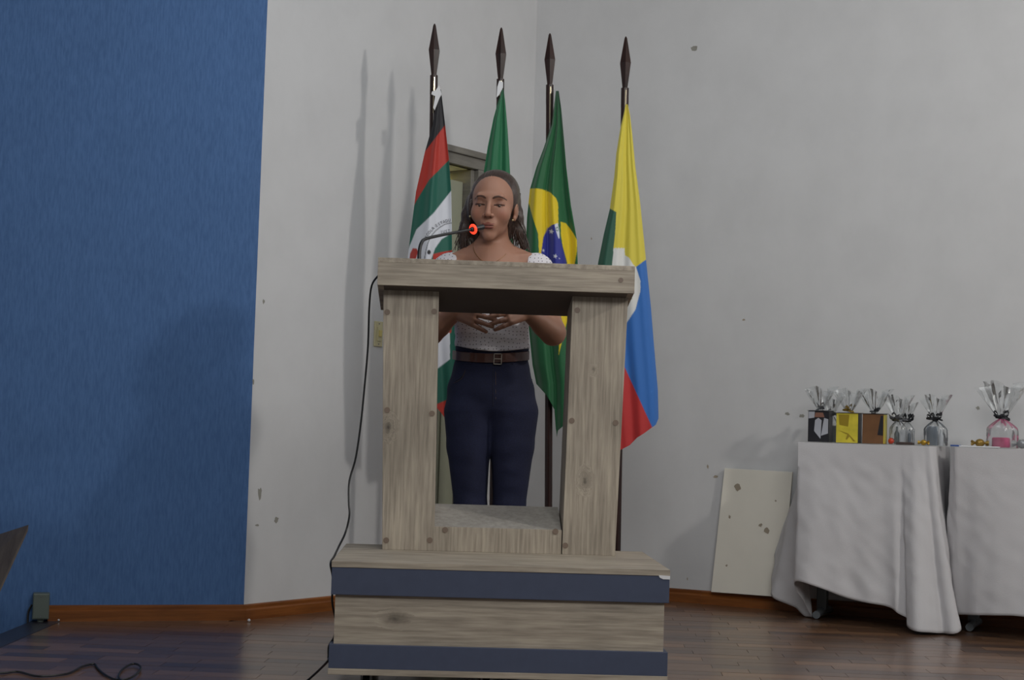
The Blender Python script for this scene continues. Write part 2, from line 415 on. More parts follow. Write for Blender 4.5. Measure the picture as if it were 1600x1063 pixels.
for (x, y, ok) in cells:
    if (x, y, ok) in ss: continue
    hx, hy = BLX / 2 - GAP, BLY / 2 - GAP; mi = random.choice((0, 0, 1, 1, 2, 3))
    pts = [(x + dx * ca - dy * sa, y + dx * sa + dy * ca) for dx, dy in ((-hx, -hy), (hx, -hy), (hx, hy), (-hx, hy))]
    if not ok:      # cut blocks along the walls: clip to the floor outline
        poly = [Vector((*p, 0)) for p in pts]
        for e in range(len(outer)):
            a = Vector((*outer[e], 0)); b = Vector((*outer[(e + 1) % len(outer)], 0)); d = b - a; nn = Vector((-d.y, d.x, 0))
            # the outline is walked counter-clockwise except the wedge at the blue wall: keep left side of wall edges only
            out = []
            if e == (4 if x > BCOR.x else 3): continue
            for q in range(len(poly)):
                p0, p1 = poly[q], poly[(q + 1) % len(poly)]; s0, s1 = (p0 - a).dot(nn), (p1 - a).dot(nn)
                if s0 >= 0: out.append(p0)
                if (s0 >= 0) != (s1 >= 0): out.append(p0 + (p1 - p0) * (s0 / (s0 - s1)))
            poly = out
            if len(poly) < 3: break
        if len(poly) < 3: continue
        pts = [(p.x, p.y) for p in poly]
    top = [bm.verts.new((*p, 0)) for p in pts]; bot = [bm.verts.new((*p, -.012)) for p in pts]
    f = bm.faces.new(top); f.material_index = mi
    for q in range(len(pts)):
        f = bm.faces.new((bot[q], bot[(q + 1) % len(pts)], top[(q + 1) % len(pts)], top[q])); f.material_index = mi
me = bpy.data.meshes.new('parquet_blocks'); bm.to_mesh(me); bm.free()
tag(link('parquet_field', me, fmats, floor), kind='stuff')

mb = MB(); ys = outer[-1][1]
mb.box(SX - 0.10, SX - 0.001, SFY, ys - 0.02, -0.045, 0.002, 0.004)
tag(mb.build('trim_1', M['nosing']), kind='structure')
mb = MB(); mb.box(-3.6, SX - 0.10, 3.6, BFAR.y + .2, -0.7, -0.046, 0.0)
tag(mb.build('step', M['maroon']), kind='structure')
mb = MB(); mb.box(-6, 6, -3, SFY, -0.78, -0.7)
tag(mb.build('floor_hall', plain('hall_floor', (96, 84, 74), 0.5, var=0.1)), kind='structure')
tag(MB().box(-6, 6, -3.15, -3, -0.78, WH).build('wall_hall', M['ceil']), kind='structure')
mb = MB(); mb.box(-6, 6, -3, 8.5, WH, WH + 0.1)
tag(mb.build('ceiling', M['ceil']), kind='structure')
# ------------------------------------------------------------------ lectern and its platform
LD = 4.25
LC = P(784, 884, LD); ZT = LC.z
LYAW = math.radians(2.3)
lroot_loc = (LC.x, LC.y, 0)
plat = empty('lectern_platform', lroot_loc, LYAW, label='low grey oak box platform with two blue-grey bands under the lectern', cat='platform')
lec = empty('lectern', lroot_loc, LYAW, label='grey oak lectern with open window front and sloping desk, in front of the girl', cat='lectern')
PW = 0.913 / 2; PD = 0.61
inv = Matrix.Rotation(-LYAW, 4, 'Z') @ Matrix.Translation(-Vector(lroot_loc))
def LL(px, py, yl):        # lectern-local point seen at the pixel on the local plane y = yl
    r = (inv.to_3x3() @ ray(px, py)); o = inv @ Vector((0, 0, CAMH))
    return o + r * ((yl - o.y) / r.y)
kn = LL(617, 967, 0.012)
oak_base = streaks('grey_oak_front_panel', KV[0], KV[1], (6, 40, 130), rough=0.6, bump=0.1, dist=0.001, detail=7, knots=[((kn.x, 0, kn.z), 0.035)], grain_axis='x')
z4 = ZT; z3 = ZT - .0165; z2 = z3 - .073; z1 = z2 - .132; z0 = z1 - .064; zb = z0 - .0165
MB().box(-PW, PW, 0, PD, z3, z4, .001).build('top_board', M['oak_h'], plat)
MB().box(-PW + .001, PW - .001, .002, PD - .002, z2, z3, .001).build('upper_band', M['navy'], plat)
MB().box(-PW + .012, PW - .012, .014, PD - .014, z1, z2).build('front_panel', oak_base, plat)
MB().box(-PW + .001, PW - .001, .002, PD - .002, z0, z1, .001).build('lower_band', M['navy'], plat)
MB().box(-PW, PW, 0, PD, zb, z0, .001).build('bottom_board', M['oak_h'], plat)
cpnt = LL(1040, 903, 0)
c = [LL(x, y, -.0006) for x, y in ((1029, 899), (1047, 900.5), (1047, 906), (1036, 905.5), (1031, 903))]
tag(MB().prism(c, (0, .002, 0)).build('chipped_corner', M['white'], plat), label='white chipped spot on the band edge')
for cx in (-PW + .1, -.03, PW - .1):
    for cy in (.07, PD - .07):
        ca_ = MB(); ca_.box(cx - .018, cx + .018, cy - .018, cy + .018, zb - .006, zb)
        ca_.box(cx - .015, cx - .011, cy - .012, cy + .02, .014, zb - .005); ca_.box(cx + .011, cx + .015, cy - .012, cy + .02, .014, zb - .005)
        cst = ca_.build('caster', M['steel'], plat)
        rr = zb * .42
        MB().tube([(cx - .009, cy + .006, rr + .001), (cx + .009, cy + .006, rr + .001)], rr, 16).build('caster_wheel', M['blackp'], cst)

YF = 0.42          # front plane of the lectern body
YB = YF + 0.185
def post(name, pxs, mat):      # px corners on the front plane: bl, br, tr, tl
    q = [LL(x, y, YF) for x, y in pxs]
    zt = LL(790, 452, YF).z
    for k in (0, 1): q[k] = Vector((q[k].x, YF, z4))
    for k in (2, 3): q[k] = Vector((q[k].x, YF, zt + 0.004))
    b = [Vector((p.x, YB, p.z)) for p in q]
    for k in (2, 3): b[k].z -= 0.03
    return MB().quad8([q[0], q[1], b[1], b[0], q[3], q[2], b[2], b[3]], .0012).build(name, mat, lec)
k1 = LL(607, 668, YF); k2 = LL(914, 752, YF); k3 = LL(928, 580, YF)
oak_l = streaks('grey_oak_left_post', KV[0], KV[1], (130, 40, 6), rough=0.6, bump=0.1, dist=0.001, detail=7, knots=[((k1.x, 0, k1.z), .03)], grain_axis='z')
oak_r = streaks('grey_oak_right_post', KV[0], KV[1], (130, 40, 6), rough=0.6, bump=0.1, dist=0.001, detail=7, knots=[((k2.x, 0, k2.z), .03), ((k3.x, 0, k3.z), .015)], grain_axis='z')
post('left_post', [(597, 861), (678, 863), (686, 450), (599, 447)], oak_l)
post('right_post', [(878, 867), (961, 869), (982, 456), (895, 454)], oak_r)
a = LL(677.8, 823, YF); b = LL(878.3, 829, YF)
zf = 0.5 * (a.z + b.z)
MB().quad8([(a.x + .001, YF + .001, z4), (b.x - .001, YF + .001, z4), (b.x - .001, YF + .018, z4), (a.x + .001, YF + .018, z4),
            (a.x + .001, YF + .001, zf), (b.x - .001, YF + .001, zf), (b.x - .001, YF + .018, zf), (a.x + .001, YF + .018, zf)], .001).build('lower_rail', M['oak_v'], lec)
zr = LL(780, 790, YB).z
MB().quad8([(a.x + .001, YF + .018, zf - .016), (b.x - .001, YF + .018, zf - .016), (b.x - .001, YB, zr - .016), (a.x + .001, YB, zr - .016),
            (a.x + .001, YF + .018, zf - .001), (b.x - .001, YF + .018, zf - .001), (b.x - .001, YB, zr), (a.x + .001, YB, zr)], .0005).build('sloping_sill', streaks('pale_grey_sill_wood', (146, 142, 136), (166, 162, 156), (60, 60, 60), rough=.5, bump=.1, dist=.001, detail=6), lec)
MB().box(a.x + .001, b.x - .001, YB - .016, YB - .0005, z4, zr - .017).build('rear_rail', M['oak_h'], lec)
# desk: fascia, top board, sides, sloping underside
YD = YF - 0.065; YR = YD + 0.30
dl = LL(590, 428, YD); dr = LL(992, 433, YD)
zt_ = LL(791, 409, YD).z; zt2 = LL(791, 416.5, YD).z; zb_ = LL(791, 452, YD).z
zrb = LL(787, 491, YR).z; zrt = zrb + (zt_ - zb_) - .012
x0, x1 = dl.x, dr.x
kf = LL(970, 438, YD)
MB().box(x0, x1, YD, YD + .018, zb_, zt2, .001).build('fascia', M['oak_h'], lec)
tb_ = zt_ - zt2
MB().quad8([(x0, YD, zt2), (x1, YD, zt2), (x1, YR, zrt - tb_), (x0, YR, zrt - tb_), (x0, YD, zt_), (x1, YD, zt_), (x1, YR, zrt), (x0, YR, zrt)], .001).build('desk_top', M['oak_d'], lec)
for xa, xb in ((x0, x0 + .018), (x1 - .018, x1)):
    MB().quad8([(xa, YD + .018, zb_), (xb, YD + .018, zb_), (xb, YR, zrb), (xa, YR, zrb), (xa, YD + .018, zt2), (xb, YD + .018, zt2), (xb, YR, zrt - tb_), (xa, YR, zrt - tb_)]).build('desk_side', M['oak_h'], lec)
xa, xb = x0 + .018, x1 - .018
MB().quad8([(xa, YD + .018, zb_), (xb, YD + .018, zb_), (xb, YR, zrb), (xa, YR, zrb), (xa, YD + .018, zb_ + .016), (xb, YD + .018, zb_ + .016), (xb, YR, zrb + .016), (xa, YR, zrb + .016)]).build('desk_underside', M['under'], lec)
# screw covers
for (px, py) in ((605, 488), (678.5, 487), (605, 641), (675, 646.5), (603.5, 844.6), (671.5, 844.5), (695.5, 828.3), (868, 831), (883.3, 852.8), (893.3, 657.7), (962, 661), (902, 485), (905, 458.5)):
    p = LL(px, py, YF)
    MB().tube([(p.x, YF - .0012, p.z), (p.x, YF + .004, p.z)], .0088, 14).build('screw_cover', M['plug'], lec)
p = LL(970, 438, YD)
MB().tube([(p.x, YD - .001, p.z), (p.x, YD + .004, p.z)], .0075, 14).build('screw_cover', M['plug'], lec)

# ------------------------------------------------------------------ microphone and its cable
Lm = Matrix.Translation(lroot_loc) @ Matrix.Rotation(LYAW, 4, 'Z')
def smooth_path(pts, n=8):
    pts = [Vector(p) for p in pts]; out = []
    for i in range(len(pts) - 1):
        p0 = pts[max(i - 1, 0)]; p1 = pts[i]; p2 = pts[i + 1]; p3 = pts[min(i + 2, len(pts) - 1)]
        for k in range(n):
            t = k / n
            out.append(0.5 * ((2 * p1) + (-p0 + p2) * t + (2 * p0 - 5 * p1 + 4 * p2 - p3) * t * t + (-p0 + 3 * p1 - 3 * p2 + p3) * t ** 3))
    out.append(pts[-1]); return out
YM = LD + YD + 0.14
def desk_z(yl): return zt_ + (zrt - zt_) * (yl - YD) / (YR - YD)
mp0 = P(655, 404, YM); mloc = inv @ Vector((mp0.x, mp0.y, 0)); dz = desk_z(mloc.y)
mb_ = Vector((mp0.x, mp0.y, dz))
mic = empty('gooseneck_microphone', mb_, label='black gooseneck microphone with glowing red ring on the desk, by her mouth', cat='microphone')
MB().lathe([(.0, 0), (.03, 0), (.031, .006), (.024, .014), (.012, .02), (.009, .034), (.0, .034)][1:-1], 20).build('base', M['blackp'], mic)
def ml(p): return p - mb_
path = smooth_path([ml(mb_ + Vector((0, 0, .03))), ml(P(655.5, 392, YM + .01)), ml(P(658.5, 380, YM + .02)), ml(P(665, 373.5, YM + .035)), ml(P(690, 367.5, YM + .08)), ml(P(715, 362.8, YM + .12)), ml(P(736, 359, YM + .155))], 6)
MB().tube(path, [.0062 - .0022 * (i / (len(path) - 1)) for i in range(len(path))], 10).build('gooseneck', M['blackp'], mic, True)
h0 = ml(P(736, 359, YM + .155)); h1 = ml(P(756, 354.5, YM + .19))
dh = (h1 - h0).normalized()
MB().tube([h0 - dh * .002, h0 + dh * .004, h1 - dh * .004, h1], [.006, .0085, .0088, .005], 14).build('capsule', M['blackp'], mic, True)
ringm = plain('glowing_red_ring', (255, 60, 30), 0.4, emit=(255, 62, 38), estr=1.6)
rc = h0 + dh * .009
a_ = dh.cross(Vector((0, 0, 1))).normalized(); b_ = dh.cross(a_)
pts = [rc + (a_ * math.cos(t) + b_ * math.sin(t)) * .0125 for t in [2 * math.pi * k / 24 for k in range(25)]]
tag(MB().tube(pts, .0042, 8, False).build('light_ring', ringm, mic, True), label='red glowing ring')
cb = [P(592, 430, 4.66), P(581, 446, 4.70), P(577, 480, 4.72), P(575, 540, 4.74), P(570, 600, 4.74), P(564, 660, 4.72), P(556, 715, 4.70), P(546, 752, 4.68), P(545, 785, 4.66), P(546, 805, 4.65), P(540, 832, 4.64)]
top_e = Lm @ Vector((-PW - .005, .02, ZT + .004))
cb += [Lm @ Vector((-PW - .004, .32, ZT + .012)), Lm @ Vector((-PW - .005, .16, ZT - .002)), Lm @ Vector((-PW - .005, .03, ZT - .01)), P(520, 905, 4.26), P(519, 940, 4.262), P(523, 962, 4.275), P(525, 975, 4.285)]
cb += [P(522, 996, 4.29), P(514, 1010, 4.29), P(513, 1028, 4.285), P(510, 1036, 4.27), Vector((G(480, 1064, .004))), G(455, 1078, .004), G(400, 1110, .004), Vector((G(330, 1125, .004).x, G(330, 1125, .004).y, .004))]
tag(MB().tube(smooth_path(cb, 6), .0032, 6).build('microphone_cable', M['black'], None, True), 'thin black cable hanging from the lectern desk down past the platform', 'cable')
fc = [G(-60, 1050, .004), G(0, 1052, .004), G(28, 1050, .004), G(60, 1057, .004), G(105, 1053, .004), G(128, 1042, .004), G(147, 1038, .004), G(152, 1044, .004), G(163, 1054, .004), G(180, 1062, .004), G(200, 1061, .006), G(215, 1052, .008), G(220, 1043, .008), G(211, 1037.5, .008), G(199, 1041, .006), G(187, 1052, .004), G(190, 1064, .011), G(230, 1075, .004), G(300, 1085, .004)]
for p in fc:
    if p.x < SX: p.z += .001
tag(MB().tube(smooth_path(fc, 6), .003, 6).build('floor_cable', M['black'], None, True), 'black cable curling in a loop on the floor before the blue wall', 'cable')

# ------------------------------------------------------------------ flags
def pip(x, y, poly):
    c = np.zeros(x.shape, bool); n = len(poly); j = n - 1
    for i in range(n):
        xi, yi = poly[i]; xj, yj = poly[j]
        if yi != yj:
            c ^= ((yi > y) != (yj > y)) & (x < (xj - xi) * (y - yi) / (yj - yi) + xi)
        j = i
    return c
GREEN = lin(18, 92, 50); DGREEN = lin(14, 92, 76); REDc = lin(176, 44, 30); BLK = lin(28, 26, 32); WHT = lin(214, 216, 224)
YEL = lin(220, 192, 14); BLUE = lin(34, 42, 138); PYEL = lin(214, 198, 66); MBLUE = lin(44, 108, 186); OLG = lin(32, 84, 66)
def star(cx, cy, r, rot=0.0):
    return [(cx + (r if k % 2 == 0 else r * .42) * math.sin(rot + k * math.pi / 5), cy - (r if k % 2 == 0 else r * .42) * math.cos(rot + k * math.pi / 5)) for k in range(10)]
def d_school(x, y):
    col = np.empty(x.shape + (3,)); col[:] = WHT
    c1 = np.interp(x, [655, 664, 695, 705], [248, 237, 196, 184]); c2 = np.interp(x, [645, 650.6, 670.6, 701, 710], [325, 314, 281, 250.6, 242]); c3 = np.interp(x, [634, 640, 650.6, 677.6, 703.5, 712], [402, 384.7, 358.8, 333, 300, 288])
    col[y < c3] = DGREEN; col[y < c2] = REDc; col[y < c1] = BLK
    col[pip(x, y, [(712, 355), (703, 366), (690, 374), (680, 388), (673, 408), (676, 430), (712, 430)])] = DGREEN
    col[pip(x, y, [(677, 397), (690, 394), (712, 390), (712, 470), (690, 470), (676, 430)])] = REDc
    col[pip(x, y, [(690, 395.5), (712, 392), (712, 408), (684, 408)])] = REDc
    lo = y > 500
    col[lo & (x > 703)] = DGREEN
    col[lo & (y > 576 - (x - 684) * .76)] = DGREEN
    col[lo & (y > 631 - (x - 684) * .4)] = REDc
    col[pip(x, y, [(694, 500), (706, 498), (705, 521), (697, 519)])] = REDc
    col[pip(x, y, [(640, 404), (641, 396), (645, 388), (651, 388.5), (653.5, 394), (650, 404), (646, 410), (640, 410)])] = REDc
    col[((x - 670.3) / 2.8) ** 2 + ((y - 394.3) / 3.6) ** 2 < 1] = BLK
    arc = [(662.5, 410), (664, 401), (665.5, 392), (668.5, 380), (673, 370), (680, 361.5), (687, 355.5), (694, 351.5), (700, 349.3), (712, 348)]
    for (ax, ay), (bx, by) in zip(arc[:-1], arc[1:]):
        dx, dy = bx - ax, by - ay; t = np.clip(((x - ax) * dx + (y - ay) * dy) / (dx * dx + dy * dy), 0, 1)
        col[(x - ax - t * dx) ** 2 + (y - ay - t * dy) ** 2 < .55 ** 2] = BLK
    return col
def d_green(x, y):
    col = np.empty(x.shape + (3,)); col[:] = lin(16, 104, 64)
    col[y > 560 + (x - 740) * .9] = REDc; col[y > 620 + (x - 740) * .6] = YEL
    return col
def d_brazil(x, y):
    col = np.empty(x.shape + (3,)); col[:] = GREEN
    col[pip(x, y, [(820, 296), (828, 295), (838, 294.5), (847.5, 296), (860, 301), (869, 310), (872, 318), (872.5, 350), (855, 380), (846, 430), (843, 430), (842, 393), (841, 366), (833, 342), (826, 317)])] = YEL
    col[pip(x, y, [(871, 349), (862, 352), (855, 357.5), (849, 371), (846, 393), (845, 425), (860, 445), (884, 440), (886, 420), (885, 409), (880, 390), (875, 370)])] = BLUE
    col[pip(x, y, [(876, 346.5), (884, 349), (889, 355), (896, 365), (902, 376), (901, 395), (898, 412), (889, 495), (887.6, 496), (872.5, 557), (876, 500), (886, 430), (886, 410), (879, 384), (876.5, 365)])] = YEL
    col[pip(x, y, [(866.5, 351), (871.5, 348.5), (873.5, 358), (874.5, 373), (872.5, 372), (869, 362)])] = WHT
    rr = ((x - 870.8) / 2.2) ** 2 + ((y - 358) / 3.4) ** 2
    col[(rr < 1) & (rr > .35)] = GREEN
    for s in (star(861.5, 362, 4.3, .2), star(849, 391.5, 2.4, .1), star(867.5, 400.5, 4.0, .3), star(874, 404, 1.4)): col[pip(x, y, s)] = WHT
    return col
def d_city(x, y):
    col = np.empty(x.shape + (3,)); col[:] = PYEL
    col[(y > 417 - (x - 994) * .73)] = MBLUE
    col[(y > 411) & (x < 980)] = MBLUE
    jag = 387 + 1.6 * np.abs(((x * .45) % 2) - 1)
    col[pip(x, y, [(958, 387), (975.5, 384), (976.5, 399), (983, 403), (989, 413), (994, 418), (1000.7, 439), (1000.7, 455), (996, 472), (993, 484), (979, 505), (955, 520), (932, 505), (930, 440), (957, 411)]) & (y > jag)] = lin(216, 216, 212)
    col[pip(x, y, [(945, 300), (953, 326), (963, 331.5), (961.5, 360), (959, 385), (956.5, 415), (940, 440), (915, 440)])] = OLG
    col[(y > 574 + (x - 976) * 2.19)] = lin(186, 44, 44)
    for (ex, ey, er) in ((983.5, 465, 2.2), (981, 469, 1.8), (986.5, 466.5, 1.3)):
        col[(x - ex) ** 2 + (y - ey) ** 2 < er * er] = lin(120, 130, 30)
    return col

POLE_D = 6.0
def flag_surface(L, R, D, folds, seed):
    ly = [p[1] for p in L]; lx = [p[0] for p in L]; ry = [p[1] for p in R]; rx = [p[0] for p in R]
    y0 = min(ly)
    def XY(u, y):
        a = np.interp(y, ly, lx); b = np.interp(y, ry, rx); return a + (b - a) * u
    def depth(u, y):
        g = np.clip((y - y0) / 260.0, 0, 1)
        d = np.zeros_like(u)
        for (f, ph, am, dr) in folds: d = d + am * np.sin(2 * np.pi * (f * u + ph + dr * (y - y0) / 500))
        return D - 0.02 - 0.03 * g * np.sin(np.pi * np.clip(u, 0, 1)) + d * (0.25 + 0.75 * g)
    def inv_u(x, y):
        a = np.interp(y, ly, lx); b = np.interp(y, ry, rx); return (x - a) / np.maximum(b - a, 1)
    return XY, depth, inv_u
rF, rR, rU = np.array(Fv), np.array(Rv), np.array(Uv)
def PN(x, y, Y):
    r = rF * FPX + (x - 800)[..., None] * rR - (y - 531.5)[..., None] * rU
    return np.array([0, 0, CAMH]) + r * (Y / r[..., 1])[..., None]

def make_flag(label, pole_x, L, R, hem, design, folds, tie, D=POLE_D, nu=110, nv=420):
    (pxt, pyt), (pxb, pyb) = pole_x      # pole top (below the finial) and a low point on the pole
    ptop = P(pxt, pyt, D + .012); pbot_ = P(pxb, pyb, D + .012)
    d = (pbot_ - ptop); pbot = ptop + d * ((0.085 - ptop.z) / d.z)
    root = empty('flag_on_pole', (pbot.x, pbot.y, 0), label=label, cat='flag', group='flags on poles behind the lectern')
    off = Vector((pbot.x, pbot.y, 0))
    MB().tube([pbot - off, ptop - off], .0148, 14).build('pole', M['pole'], root, True)
    up = (ptop - pbot).normalized()
    MB().tube([ptop - off - up * .075, ptop - off], [.0153, .0153], 14).build('ferrule', M['pole'], root, True)
    # spear finial: faceted double cone
    fin = MB(); q = Vector((0, 0, 1)).rotation_difference(up).to_matrix().to_4x4()
    fin.lathe([(.0105, -.004), (.011, .0), (.0240, .098), (.0060, .195), (.002, .203)], 6, rot=.5)
    bmesh.ops.transform(fin.bm, matrix=Matrix.Translation(ptop - off) @ q, verts=fin.bm.verts)
    fin.build('finial', M['pole'], root)
    # bright metal strip that runs down the pole head
    s0 = ptop - off - up * .01 + Vector((.002, -.016, 0)); s1 = ptop - off - up * .15 + Vector((0, -.015, 0))
    MB().tube([s0, (s0 + s1) / 2, s1], [.0035, .003, .0015], 6).build('cord', M['brass'], root, True)
    # the cloth: front sheet and a back sheet joined round the edges
    XY, depth, inv_u = flag_surface(L, R, D, folds, 0)
    u = np.linspace(0, 1, nu); y0 = L[0][1]
    hu = [h[0] for h in hem]; hy = [h[1] for h in hem]
    v = np.linspace(0, 1, nv)
    U, V = np.meshgrid(u, v); H = np.interp(U, hu, hy); Y = y0 + V * (H - y0)
    X = XY(U, Y); Dp = depth(U, Y)
    pts = PN(X, Y, Dp)
    col = np.zeros(X.shape + (3,))
    for ox, oy in ((-.3, -.3), (.3, -.3), (-.3, .3), (.3, .3)): col += design(X + ox, Y + oy) / 4
    thick = .006 + .035 * np.sin(np.pi * np.clip(U, 0, 1)) ** .6 * np.clip((Y - y0) / 200, .1, 1)
    nb = nu // 3; ub = np.linspace(0, 1, nb); Ub, Vb = np.meshgrid(ub, v); Hb = np.interp(Ub, hu, hy); Yb = y0 + Vb * (Hb - y0); Xb = XY(Ub, Yb)
    tb2 = .004 + .04 * np.sin(np.pi * Ub) ** .5 * np.clip((Yb - y0) / 200, .1, 1)
    # the back sheet keeps the same outline but lies further back
    base = depth(Ub, Yb); Pb = PN(Xb, Yb, base); Pb = Pb + np.array([0, 1, 0]) * (tb2 + .006 * (np.sin(9 * Ub)))[..., None]
    cb_ = design(Xb, Yb)
    allp = np.concatenate([pts.reshape(-1, 3), Pb.reshape(-1, 3)]) - np.array(off)
    allc = np.concatenate([col.reshape(-1, 3), cb_.reshape(-1, 3)])
    def grid(n0, nx, ny, flip):
        i = np.arange(ny - 1)[:, None] * nx + np.arange(nx - 1)[None, :] + n0
        q = np.stack([i, i + 1, i + nx + 1, i + nx], -1).reshape(-1, 4)
        return q[:, ::-1] if flip else q
    n0 = nu * nv
    f1 = grid(0, nu, nv, False); f2 = grid(n0, nb, nv, True)
    r = np.arange(nv - 1)
    e1 = np.stack([r * nu, (r + 1) * nu, n0 + (r + 1) * nb, n0 + r * nb], -1)
    e2 = np.stack([r * nu + nu - 1, n0 + r * nb + nb - 1, n0 + (r + 1) * nb + nb - 1, (r + 1) * nu + nu - 1], -1)
    from_np('cloth', allp, np.concatenate([f1, f2, e1, e2]), M['flag'], root, True, allc)
    for poly in tie:
        pp = [P(x, y, D - .035) - off for x, y in poly]
        MB().prism(pp, (0, .012, 0)).build('tie_strip', M['white'], root)
    return root, off, depth, inv_u

s_root, s_off, s_dep, s_inv = make_flag('leftmost flag: black, red, green and white stripes with arched lettering, on dark pole',
    ((678, 118), (672, 560)),
    [(685, 140), (682, 160), (676, 195), (664, 237), (650, 300), (641, 370), (636, 410), (634, 470), (640, 540), (652, 600), (660, 700)],
    [(689, 140), (692, 165), (696, 200), (701.5, 250), (705, 300), (706.5, 400), (712, 480), (714, 560), (713, 620), (708, 700)],
    [(0, 600), (.4, 632), (.6, 645), (.75, 656), (1, 640)], d_school,
    [(1.5, .1, .012, .1), (3.2, .4, .004, -.2)], [[(686, 133), (690, 147), (687, 152), (679, 172), (677, 168), (680, 150), (674, 147), (675, 143), (681, 141)]])
make_flag('plain green flag hanging behind the girl\'s head, second pole from the left', ((782, 124), (772, 700)),
    [(784.5, 140), (778, 160), (771, 185), (762, 230), (756, 268), (748, 330), (742, 420), (738, 520), (740, 600), (744, 700)],
    [(787, 140), (789.5, 160), (793, 200), (795.5, 240), (797.5, 280), (801, 340), (804, 420), (805, 520), (803, 600), (800, 700)],
    [(0, 610), (.4, 640), (1, 625)], d_green, [(1.6, .2, .014, .05), (3.3, 0, .004, .1)], [[(780, 126), (786, 128), (786, 136), (780, 148), (776, 152), (777, 136)]], nu=50, nv=160)
make_flag('green flag with yellow diamond, blue starry globe, third pole from the left', ((859, 133), (857, 788)),
    [(868.5, 142), (862, 195), (850, 230), (838, 262), (828, 296), (823.5, 340), (821, 400), (823, 450), (826, 510), (832, 570), (838, 600), (842, 700)],
    [(873, 142), (877, 170), (881, 215), (885, 262), (892, 320), (901.5, 375), (903, 420), (906, 500), (908, 600), (906, 700)],
    [(0, 600), (.22, 617), (.4, 640), (.44, 684), (.47, 673), (.63, 664), (1, 650)], d_brazil,
    [(2.4, .30, .016, -.1), (4.7, .1, .004, .2)], [])
make_flag('yellow, green, blue and red flag with white disc, rightmost pole', ((976.5, 138), (964, 850)),
    [(977.5, 163), (974, 180), (970, 197), (963, 240), (960, 275), (953, 326), (943.5, 366), (934.5, 411), (928, 470), (930, 540), (938, 620), (950, 720)],
    [(981, 163), (984.5, 180), (988, 210), (993, 262), (1000, 314), (1009, 402), (1017, 479), (1021, 529), (1028, 610), (1029, 655), (1029, 720)],
    [(0, 702), (.25, 704), (.45, 696), (.6, 684), (.72, 678), (.9, 667), (.95, 664), (1, 654)], d_city,
    [(1.3, .55, .014, .1), (3.9, .2, .004, .0)], [])

# arched lettering and the second line, laid on the school flag's cloth
def glyph(ch, size, cx, cy, ang, mb, inv_u, dep, off, cond=1.0):
    cu = bpy.data.curves.new('t', 'FONT'); cu.body = ch; cu.size = size; cu.align_x = 'CENTER'; cu.resolution_u = 3
    o = bpy.data.objects.new('t', cu); me = o.to_mesh()
    ca, sa = math.cos(ang), math.sin(ang)
    vs = []
    for v in me.vertices:
        lx, ly = v.co.x * cond, v.co.y
        x = cx + lx * ca + ly * sa; y = cy + lx * sa - ly * ca
        uu = float(inv_u(np.array(x), np.array(y)))
        D = float(dep(np.array(uu), np.array(y))) - .006
        vs.append(mb.bm.verts.new(P(x, y, D) - off))
    for f in me.polygons:
        try: mb.bm.faces.new([vs[i] for i in f.vertices])
        except Exception: pass
    o.to_mesh_clear(); bpy.data.objects.remove(o)
ink = plain('black_ink', (34, 34, 40), 0.8)
lm = MB(); cxA, cyA, rA = 712.0, 396.0, 50.5
ang = -65.5
for ch in 'ESCOLA ESTADUA':
    t = math.radians(ang)
    if ch != ' ' and cxA + rA * math.sin(t) < 703.5: glyph(ch, 6.6, cxA + rA * math.sin(t), cyA - rA * math.cos(t), t, lm, s_inv, s_dep, s_off, .85)
    ang += 2.6 if ch == ' ' else 4.75
for k, ch in enumerate('JUSTI'):
    glyph(ch, 6.4, 690.0 + k * 3.9 - (1.2 if k == 4 else 0), 364.5 - k * .55, math.radians(-8), lm, s_inv, s_dep, s_off, .85) if k < 4 else None
lm.build('lettering', ink, s_root)

# stand that holds the four poles
sp_ = [P(672, 900, POLE_D), P(964, 900, POLE_D)]
sx0, sx1 = -.36, .47
st = empty('flag_stand', ((sx0 + sx1) / 2, POLE_D + .012, 0), label='low dark wooden stand holding the flag poles behind the lectern', cat='stand')
hwid = (sx1 - sx0) / 2
MB().box(-hwid, hwid, -.1, .1, 0, .03, .004).build('foot_board', M['pole'], st)
MB().box(-hwid + .03, hwid - .03, -.035, .035, .03, .085, .004).build('socket_block', M['pole'], st)
# ------------------------------------------------------------------ tables, cloths
TH = 0.705
def tz(x, y): return P(x, y, 1)
def on_h(px, py, z, Y=None): return G(px, py, z)
# front edge of the desks, parallel to the right wall
FL = P(1245, 692, 6.28); FR = P(1461, 697, 6.05); ed = Vector((FR.x - FL.x, FR.y - FL.y, 0)).normalized()
en = Vector((-ed.y, ed.x, 0))                       # away from the camera
TZ = 0.5 * (FL.z + FR.z)
def desk(o3, width, label):
    r = empty('school_desk', (o3.x, o3.y, 0), math.atan2(ed.y, ed.x), label=label, cat='table', group='small desks under the white cloths')
    MB().box(.014, width - .014, .016, .31, TZ - .026, TZ - .004, .002).build('desk_board', M['cream'], r)
    for i, x in enumerate((.07, width - .07)):
        mb = MB(); mb.box(x - .02, x + .02, .17, .21, .03, TZ - .05, .004); lg = mb.build('leg', M['greymetal'], r)
        MB().tube([(x, .09, .018), (x, .14, .022), (x, .27, .022), (x, .31, .018)], .016, 10).build('foot', M['greymetal'], lg, True)
        MB().box(x - .02, x + .02, .03, .3, TZ - .05, TZ - .027).build('bracket', M['greymetal'], lg)
    return r
W1 = (FR - FL).length
desk(FL, W1, 'small desk under the left white cloth, its grey metal leg showing')
FL2 = FR + ed * 0.055; FL2.z = TZ
desk(FL2, .62, 'small desk under the right white cloth, cut by the frame edge')

